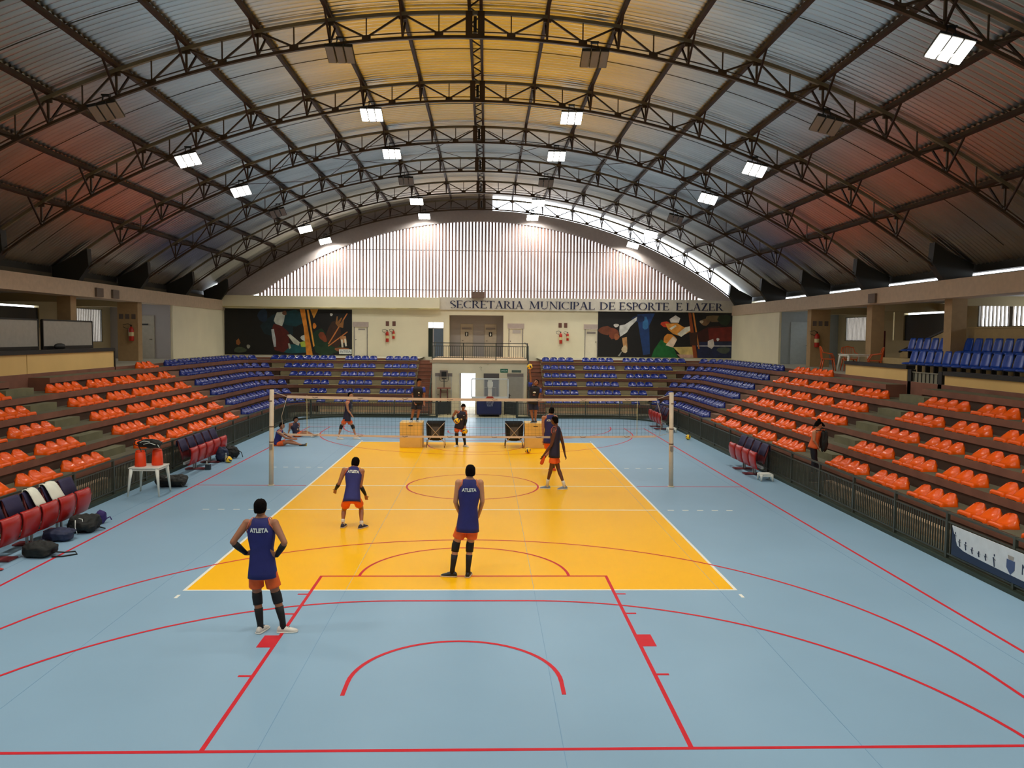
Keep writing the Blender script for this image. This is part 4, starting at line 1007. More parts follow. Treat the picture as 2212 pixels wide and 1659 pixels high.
for s in (-1, 1):
    root = empty('net_post', (s*5.5, 0, 0))
    part('pole', lambda b: b.tube([(s*5.5, 0, 0), (s*5.46, 0, 2.62)], [.062, .058], pm, n=14), root)
    part('base_collar', lambda b: b.tube([(s*5.5, 0, 0), (s*5.5, 0, .02)], .09, pm, n=14), root)
    for z in (2.3, 1.6, 1.18): part('strap', lambda b: b.tube([(s*5.48, 0, z), (s*5.48, 0, z+.03)], .067, M('strap_brown', (120,92,70), .6), n=12), root)
    part('winch', lambda b: b.box(s*5.48-.04, s*5.48+.04, -.1, -.05, 1.0, 1.14, M('winch_grey', (140,130,120), .5)), root)
    tag(root, 'cream steel net post on the %s of the court' % ('left' if s < 0 else 'right'), 'net post')

# ------------------------------------------------------------------ balls
by, bn2 = M('ball_yellow', (255,205,20), .45, var=.03), M('ball_navy', (34,42,96), .45, var=.03)
def ball_mesh():
    bm = bmesh.new(); bmesh.ops.create_icosphere(bm, subdivisions=4, radius=.105)
    for f in bm.faces:
        c = f.calc_center_median().normalized(); a = [abs(c.x), abs(c.y), abs(c.z)]; k = a.index(max(a))
        u = (c.y/c.x if k == 0 else (c.z/c.y if k == 1 else c.x/c.z)); v_ = (c.z/c.x if k == 0 else (c.x/c.y if k == 1 else c.y/c.z))
        f.material_index = 1 if abs(u+.25*v_*v_-.1) < .22 and (k != 2) or (k == 2 and abs(u) < .18) else 0; f.smooth = True
    me = bpy.data.meshes.new('volleyball'); bm.to_mesh(me); bm.free(); me.materials.append(by); me.materials.append(bn2); return me
BM = ball_mesh()
def ball(x, y, z, lab, r=(0,0,0)):
    o = bpy.data.objects.new('volleyball', BM); o.location = (x, y, z); o.rotation_euler = r; C.objects.link(o); tag(o, lab, 'ball')
ball(1.84, 6.15, .105, 'yellow and navy volleyball on the yellow floor in front of the right box', (.4, 1.2, .3))
ball(-7.86, 3.8, .105, 'yellow and navy volleyball on the floor by the left bench and bags', (.2, .5, 1))
ball(8.56, 10.1, .105, 'yellow and navy volleyball lying by the right railing', (1, .3, .2))

# ------------------------------------------------------------------ plywood boxes and ball carts
ply = M('plywood_yellow', (232,190,104), .5, var=.1, scale=2.2)
for s, x0, lab in ((-1, -2.81, 'tall plywood jump box under the man on the left'), (1, 1.79, 'tall plywood jump box under the man reaching up on the right')):
    root = empty('plyometric_box', (x0+.42, 7.8, 0))
    o = part('box_body', lambda b: b.box(x0, x0+.83, 7.42, 8.2, 0, .93, ply), root); bevel(o, .012)
    part('hand_slot', lambda b: b.box(x0+.32, x0+.48, 7.412, 7.42, .8, .83, dark), root)
    part('edge_line', lambda b: (b.box(x0+.01, x0+.82, 7.415, 7.42, .47, .478, M('ply_edge', (150,108,56), .6)), b.box(x0+.78, x0+.786, 7.415, 7.42, .02, .9, M('ply_edge', (150,108,56), .6))), root)
    tag(root, lab, 'box')
def cart(x, lab, txt=None):
    root = empty('ball_cart', (0, 0, 0)); bf = M('black_cart_fabric', (20,20,22), .8); tubem = M('pale_cart_tube', (206,196,186), .35, metal=.5)
    def f(b):
        rows = []
        for z, w_, d in ((.92, .33, .3), (.86, .31, .29), (.6, .30, .29), (.36, .29, .27), (.28, .24, .22), (.25, .12, .12)):
            rows.append([V((w_*sx, d*sy, z)) for sx, sy in ((-1,-1),(-.5,-1.02),(0,-1.03),(.5,-1.02),(1,-1),(1,0),(1,1),(0,1),(-1,1),(-1,0))])
        b.loft(rows, bf, cap=False); b.add(rows[-1], [tuple(range(10))], bf)
        b.box(-.15, .15, -.302, -.298, .42, .78, M('cart_mesh_panel', (84,80,80), .7))
    o = part('fabric_basket', f, root); md = o.modifiers.new('s', 'SOLIDIFY'); md.thickness = .008
    part('frame', lambda b: (b.tube([(-.33, -.31, .93), (-.3, -.32, .9), (.31, -.32, .22)], .012, tubem, n=6), b.tube([(.33, -.31, .93), (.3, -.32, .9), (-.31, -.32, .22)], .012, tubem, n=6), b.tube([(-.33, -.3, .93), (-.33, .3, .93), (.33, .3, .93), (.33, -.3, .93)], .012, bf, n=6, closed=True)), root)
    for sx in (-1, 1):
        for sy in (-1, 1):
            l = part('leg', lambda b: b.tube([(sx*.31, sy*.3, .3), (sx*.33, sy*.31, .07)], .014, tubem if sx > 0 else bf, n=6), root)
            part('wheel', lambda b: b.tube([(sx*.33-.012, sy*.31, .035), (sx*.33+.012, sy*.31, .035)], .035, M('red_brown_wheel', (96,40,34), .5), n=12), l)
    for sx in (-1, 1): part('corner_strap', lambda b: b.bar((sx*.3, -.31, .45), (sx*.32, -.31, .93), .01, .05, bf, upv=(1,0,0)), root)
    if txt: text_mesh(txt, .05, wsg, Matrix.Translation((-.0, -.312, .84)) @ TX, root, ext=.001)
    root.location = (x, 7.75, 0); tag(root, lab, 'ball cart', 'folding ball carts'); return root
cart(-1.5, 'black folding ball cart beside the left box', None); cart(1.40, 'black folding ball cart beside the right box')
ball(1.38, 7.75, .55, 'yellow volleyball inside the black cart beside the right box'); ball(1.55, 7.62, .46, 'second volleyball lying low inside the black cart beside the right box', (1, 2, 0))

# ------------------------------------------------------------------ portable basketball hoop
root = empty('basketball_hoop', (.55, 19, 0)); wf = M('white_hoop_paint', (230,224,206), .4); hy = 18.6
X0, X1, Z0, Z1 = -.37, 1.47, 1.02, 1.95
def f(b):
    for a, c in (((X0, Z0), (X1, Z0)), ((X1, Z0), (X1, Z1)), ((X1, Z1), (X0, Z1)), ((X0, Z1), (X0, Z0))): b.bar((a[0], hy, a[1]), (c[0], hy, c[1]), .05, .06, M('grey_board_frame', (214,216,208), .4))
    b.box(X0-.02, X1+.02, hy-.04, hy+.03, Z0-.1, Z0-.02, M('grey_board_frame', (214,216,208)))
part('backboard_frame', f, root)
gl = M('clear_backboard', (214,222,220), .05, var=0, alpha=.10)
part('backboard_glass', lambda b: b.box(X0, X1, hy-.008, hy+.008, Z0, Z1, gl), root)
part('target_square', lambda b: [b.bar((a, hy-.012, c), (d, hy-.012, e), .004, .05, wf, upv=(0,1,0) if c == e else (0,1,0)) for a, c, d, e in ((.25, 1.08, .25, 1.5), (.85, 1.08, .85, 1.5), (.25, 1.5, .85, 1.5), (X0+.05, 1.07, X1-.05, 1.07), (X0+.05, 1.07, X0+.05, 1.9), (X1-.05, 1.07, X1-.05, 1.9), (X0+.05, 1.9, X1-.05, 1.9))], root)
part('support_arm', lambda b: (b.box(.45, .65, hy+.03, hy+.25, 1.05, 1.88, wf), b.box(.42, .70, hy+.02, hy+.06, 1.55, 1.8, wf), b.bar((.55, hy+.15, 1.5), (.55, hy+1.5, .6), .16, .16, wf)), root)
rr = M('orange_red_rim', (176,52,34), .4)
o = part('rim', lambda b: (b.tube([(.55+.225*cos(2*pi*k/24), hy-.4+.225*sin(2*pi*k/24), .98) for k in range(24)], .012, rr, n=6, closed=True), b.prism([(.42, 1.06), (.68, 1.06), (.78, .97), (.32, .97)], hy-.2, hy-.02, rr)), root)
def f(b):
    nm_ = M('white_net_cord', (170,168,176), .7)
    for k in range(12):
        for sg in (1, -1):
            q = []
            for t in range(4):
                a = 2*pi*(k+sg*t*.5)/12; r = .215-.03*t; q.append((.55+r*cos(a), hy-.4+r*sin(a), .97-.13*t))
            b.tube(q, .004, nm_, n=4)
part('hoop_net', f, o)
navyp = M('navy_vinyl_pad', (30,36,84), .45, var=.06)
o = part('padded_base', lambda b: b.box(-.13, 1.15, hy+.1, hy+1.7, .1, .82, navyp), root); bevel(o, .08, 4)
for sx in (0, 1): part('caster', lambda b: b.tube([(.0+sx*1.0, hy+.4, .05), (.04+sx*1.0, hy+.4, .05)], .05, dark, n=12), root)
part('pad_strip', lambda b: b.box(1.5, 1.55, hy-.02, hy+.03, .98, 1.2, dark), root)
tag(root, 'folded portable basketball hoop with glass board and navy padded base by the entrance', 'basketball hoop')

# dark red stand with a small screen, left of the entrance doorway
root = empty('score_table', (-1.85, 19.9, 0)); dr = M('dark_red_stand', (96,40,30), .5)
part('table_top', lambda b: b.box(-2.2, -1.5, 19.65, 20.1, 1.36, 1.41, M('pinkish_top', (150,92,74), .5)), root)
for x in (-2.02, -1.68):
    for y in (19.7, 20.05): part('leg', lambda b: b.tube([(x, y, 1.36), (x+(-.04 if x < -1.85 else .04), y, 0)], .025, dr, n=6), root)
for z in (1.18, .82, .4): part('stretcher', lambda b: b.bar((-2.05, 19.7, z), (-1.65, 19.7, z), .03, .03, dr), root)
tag(root, 'tall dark red stand against the entrance wall left of the doorway', 'table')
root = empty('monitor_on_pole', (-1.85, 19.9, 1.41))
part('pole', lambda b: b.tube([(-1.85, 19.9, 1.41), (-1.85, 19.9, 1.88)], .02, dark, n=8), root)
part('cross_bar', lambda b: b.bar((-1.97, 19.9, 1.88), (-1.73, 19.9, 1.88), .03, .035, dark), root)
part('screen', lambda b: b.box(-1.99, -1.74, 19.95, 20.05, 2.0, 2.24, dark), root)
part('screen_surround', lambda b: b.box(-2.08, -1.66, 20.05, 20.1, 1.98, 2.3, M('grey_brown_board', (136,122,110), .6)), root)
part('lyre_frame', lambda b: b.tube([(-2.07, 19.92, 2.05), (-2.07, 19.92, 1.8), (-2.0, 19.92, 1.72), (-1.68, 19.92, 1.72), (-1.63, 19.92, 1.8), (-1.63, 19.92, 2.05)], .01, dark, n=5), root)
tag(root, 'small dark screen on a pole standing on the dark red stand', 'monitor')

# ------------------------------------------------------------------ rows of red tip-up seats at the court side
def bench(x, ys, s, lab, pitch, ped=2):
    """s=+1: seats face +X (bench on the left), -1: face -X"""
    root = empty('team_bench', (x, sum(ys)/len(ys), 0)); rs, nb = M('glossy_red_seat', (168,28,22), .3, var=.1, scale=3), M('navy_back_cover', (44,38,72), .8, var=.1)
    rb = M('dark_red_back', (92,26,28), .4); st = M('pale_steel', (176,184,182), .4, metal=.5)
    for y in ys:
        h = pitch*.43
        def f(b):
            rows = []
            for z, dx in ((.27, .0), (.29, .05), (.45, .1), (.62, .12), (.72, .1), (.745, .06)):
                rows.append([V((x+s*(.17+dx+.03*cos(pi*u*.5)), y+h*u*(.92 if z < .3 else 1), z)) for u in [-1+2*k/8 for k in range(9)]])
            b.loft(rows, rs, cap=False, closed=False)
        o = part('tip_up_seat', f, root); md = o.modifiers.new('s', 'SOLIDIFY'); md.thickness = .03
        def f(b):
            rows = []
            for z, dx in ((.42, .02), (.6, -.02), (.8, -.08), (.93, -.12), (.97, -.14)):
                rows.append([V((x+s*(dx-.03*cos(pi*u*.5)), y+h*u*(1 if z < .9 else .86), z)) for u in [-1+2*k/8 for k in range(9)]])
            b.loft(rows, rb, cap=False, closed=False)
        o = part('backrest', f, root); md = o.modifiers.new('s', 'SOLIDIFY'); md.thickness = .04
        def f(b):
            rows = []
            for dx, z in ((.035, .66), (-.035, .82), (-.08, .95), (-.12, 1.0), (-.17, .97), (-.17, .8)):
                rows.append([V((x+s*(dx+.012-.03*cos(pi*u*.5)), y+h*.93*u, z)) for u in [-1+2*k/8 for k in range(9)]])
            b.loft(rows, nb, cap=False, closed=False)
        o = part('back_cover', f, root); md = o.modifiers.new('s', 'SOLIDIFY'); md.thickness = .012
    part('beam', lambda b: b.bar((x+s*.05, min(ys)-.2, .3), (x+s*.05, max(ys)+.2, .3), .07, .07, st), root)
    for k in range(ped):
        y = min(ys)+(max(ys)-min(ys))*(k+.5)/ped
        part('pedestal', lambda b: (b.bar((x+s*.05, y-.08, .02), (x+s*.05, y-.08, .3), .04, .04, st), b.bar((x+s*.05, y+.08, .02), (x+s*.05, y+.08, .3), .04, .04, st)), root)
        part('foot', lambda b: b.bar((x-s*.2, y, .02), (x+s*.38, y, .02), .3, .025, M('maroon_foot', (110,40,46), .5)), root)
    tag(root, lab, 'bench'); return root
bench(-8.55, [-4.55, -5.2, -5.85, -6.5, -7.15, -7.8], 1, 'row of red tip-up team seats with navy covers, nearest on the left', .65, 3)
bench(-8.55, [1.95, 2.6, 3.25, 3.9, 4.55], 1, 'row of five red tip-up seats beyond the white table on the left', .65, 2)
bench(8.6, [1.6, 2.25, 2.9, 3.55], -1, 'row of four red tip-up seats at the right railing', .65, 2)
bench(8.35, [13.3, 13.95, 14.6, 15.25], -1, 'row of red tip-up seats at the far right corner of the railing', .6, 2)
tw = M('white_towel', (232,232,214), .9, var=.04, bump=.3)
for y, lab, w_ in ((-5.85, 'white towel draped over the third red seat of the nearest bench', .17), (-5.2, 'crumpled white towel over the second red seat of the nearest bench', .23)):
    b = MB(); rows = []
    for dx, z in ((.1, .68), (.055, .75), (-.005, .88), (-.06, .99), (-.115, 1.035), (-.185, 1.02), (-.2, .86), (-.2, .7)):
        rows.append([V((-8.55+dx+.02+.012*sin(7*u+z*9), y+.02+w_*u+.015*sin(z*11), z+.015*sin(5*u))) for u in [-1+2*k/10 for k in range(11)]])
    b.loft(rows, tw, cap=False, closed=False); o = b.build('towel', loc=(-8.6, y, 1.0)); md = o.modifiers.new('s', 'SOLIDIFY'); md.thickness = .014; tag(o, lab, 'towel')

# white table with two coolers and a bag
t = ptable(.38, .36, .74); t.location = (-8.25, -1.25, 0); tag(t, 'white plastic table on the court by the left railing', 'table')
oc = M('orange_cooler', (236,66,16), .45, var=.04)
for x, y, lab in ((-8.42, -1.36, 'orange drinks cooler on the white table, left one'), (-8.08, -1.15, 'orange drinks cooler on the white table, right one')):
    root = empty('drinks_cooler', (x, y, .74))
    part('cooler_body', lambda b: b.loft([[V((x+r*cos(2*pi*k/20), y+r*sin(2*pi*k/20), .74+z)) for k in range(20)] for z, r in ((0, .132), (.02, .14), (.36, .118), (.37, .1))], oc), root)
    part('cooler_lid', lambda b: b.loft([[V((x+r*cos(2*pi*k/20), y+r*sin(2*pi*k/20), .74+z)) for k in range(20)] for z, r in ((.365, .11), (.40, .108), (.415, .08))], oc), root)
    part('tap', lambda b: b.box(x-.015, x+.015, y-.16, y-.13, .78, .82, oc), root)
    tag(root, lab, 'cooler', 'orange coolers on the white table')
CRUMPLE = bpy.data.textures.new('crumple', 'CLOUDS'); CRUMPLE.noise_scale = .12; CRUMPLE.noise_depth = 3
def softbag(nm, c, r, lab, m_, seed=1, straps=(), hl=None, cat='bag'):
    rnd = random.Random(seed); b = MB(); cx, cy, cz = c; rx, ry, rz = r; nu, nv = 20, 12
    ph = [rnd.uniform(0, 6) for _ in range(6)]
    rings = []
    for j in range(nv+1):
        t = pi*(.04+.92*j/nv); ring = []
        for k in range(nu):
            a = 2*pi*k/nu; w_ = 1+.09*sin(3*a+ph[0]+2*t)+.06*sin(5*a+ph[1]-3*t)+.05*sin(7*t+ph[2])
            ct, st_ = cos(t), sin(t); sq = lambda q, e: math.copysign(abs(q)**e, q)
            ring.append(V((cx+rx*w_*sq(st_, .7)*sq(cos(a), .75), cy+ry*w_*sq(st_, .7)*sq(sin(a), .75), max(.004 if cz < .6 else -9, cz-rz*sq(ct, .8)*(1+.1*sin(2*a+ph[3]))))))
        rings.append(ring)
    root = empty(nm, c)
    b.loft(rings, m_); o = b.build('bag_body', root); md = o.modifiers.new('sub', 'SUBSURF'); md.levels = 2; md.render_levels = 2; dm = o.modifiers.new('crumple', 'DISPLACE'); dm.texture = CRUMPLE; dm.texture_coords = 'GLOBAL'; dm.strength = min(r)*.55; dm.mid_level = .55
    for q in straps: part('strap', lambda bb: bb.tube(q, .014, m_, n=6), root)
    if hl:
        for q in hl: part('piping', lambda bb: bb.tube(q, .008, wsg, n=5), root)
    tag(root, lab, cat); return root
bkb = M('black_bag_fabric', (22,24,20), .75, var=.25, scale=8, bump=.4); nvb = M('navy_bag_fabric', (30,38,66), .7, var=.25, scale=8, bump=.4)
softbag('sports_bag', (-8.2, -1.28, 1.31), (.3, .17, .11), 'black sports bag with white piping on top of the two coolers', bkb, 3, [[(-8.45, -1.35, 1.25), (-8.56, -1.38, 1.3), (-8.53, -1.38, 1.4), (-8.42, -1.36, 1.42)], [(-8.46, -1.35, 1.24), (-8.38, -1.42, 1.16), (-8.36, -1.45, 1.12)]], [[(-8.4, -1.42, 1.35), (-8.3, -1.42, 1.39), (-8.15, -1.44, 1.37)], [(-8.3, -1.45, 1.31), (-8.15, -1.46, 1.35), (-8.0, -1.45, 1.3)], [(-7.96, -1.42, 1.3), (-7.92, -1.4, 1.22)]])
softbag('backpack', (-8.1, -.15, .15), (.42, .3, .15), 'black crumpled bag on the floor right of the white table', bkb, 4, [[(-7.9, -.3, .2), (-7.75, -.4, .05), (-7.65, -.3, .015)]], [[(-8.2, -.35, .27), (-8.12, -.3, .3)]])
softbag('backpack', (-8.15, 4.0, .24), (.2, .16, .24), 'dark navy backpack standing beside the far red bench', nvb, 5)
softbag('sports_bag', (-8.1, 4.75, .2), (.26, .2, .2), 'black sports bag beside the volleyball past the red bench', bkb, 6, [[(-7.9, 4.7, .3), (-7.75, 4.75, .2), (-7.72, 4.8, .03)]])
softbag('holdall', (-7.95, -5.15, .18), (.3, .28, .18), 'black holdall on the floor in front of the nearest bench', bkb, 7, [[(-7.72, -5.1, .1), (-7.6, -5.0, .03)]], [[(-8.0, -5.42, .3), (-7.99, -5.45, .16), (-7.95, -5.46, .03)], [(-7.95, -5.38, .33), (-7.88, -5.38, .31), (-7.86, -5.4, .24)]])
softbag('backpack', (-8.1, -5.85, .12), (.3, .22, .12), 'navy crumpled backpack on the floor under the nearest bench', nvb, 8, [[(-8.3, -5.95, .1), (-8.42, -6.05, .02)]])
softbag('backpack', (-7.85, -7.0, .13), (.3, .22, .14), 'black backpack with strap lying across the red line at the left', bkb, 9, [[(-7.6, -7.05, .1), (-7.42, -6.95, .06), (-7.28, -6.85, .05), (-7.22, -6.9, .015), (-7.4, -7.05, .012), (-7.58, -7.1, .02)]])
vb = M('violet_bag_fabric', (46,30,96), .7)
softbag('shoe_bag', (-7.95, -4.45, .14), (.1, .1, .15), 'small violet bag on the floor at the end of the nearest bench', vb, 11, [[(-7.86, -4.42, .1), (-7.78, -4.4, .14), (-7.74, -4.42, .08)]])
b = MB(); b.ell((-7.92, -4.72, .025), .08, .035, .025, M('red_flipflop', (180,50,50), .5)); tag(b.build('slipper', loc=(-7.92, -4.72, 0)), 'small red slipper beside the violet bag', 'slipper')
b = MB(); b.ell((-8.1, -7.9, .025), .14, .05, .025, M('red_flipflop', (200,60,50), .5)); tag(b.build('slipper', loc=(-8.1, -7.9, 0)), 'red slipper on the floor at the left edge of view', 'slipper')
btl = M('clear_bottle', (190,206,204), .1, var=0, alpha=.55)
def bottle(x, y, lab, h=.24, m_=btl):
    root = empty('water_bottle', (x, y, 0))
    part('bottle_body', lambda b: b.loft([[V((x+r*cos(2*pi*k/12), y+r*sin(2*pi*k/12), z)) for k in range(12)] for z, r in ((0, .03), (.01, .035), (h*.7, .035), (h*.86, .015), (h*.92, .013))], m_), root)
    part('bottle_cap', lambda b: b.tube([(x, y, h*.92), (x, y, h)], .016, wsg, n=8), root)
    tag(root, lab, 'bottle')
bottle(-7.98, 3.9, 'clear water bottle behind the left volleyball', .3); bottle(-8.12, 2.55, 'clear water bottle under the far red bench'); bottle(-8.05, -4.8, 'clear bottle by the violet bag under the nearest bench')
b = MB(); b.box(-8.12, -7.98, 2.4, 2.52, 0, .16, M('dark_box', (36,44,52), .6)); tag(b.build('small_box', loc=(-8.05, 2.46, 0)), 'small dark box on the floor in front of the far red bench', 'box')
for x, y, lab in ((8.5, 1.0, 'small white plastic stool by the right bench'), (8.45, 12.55, 'small white plastic stool by the far right bench')):
    t = ptable(.17, .15, .22, M('white_plastic', (226,226,214), .4), 'foot_stool'); t.location = (x, y, 0); tag(t, lab, 'stool')

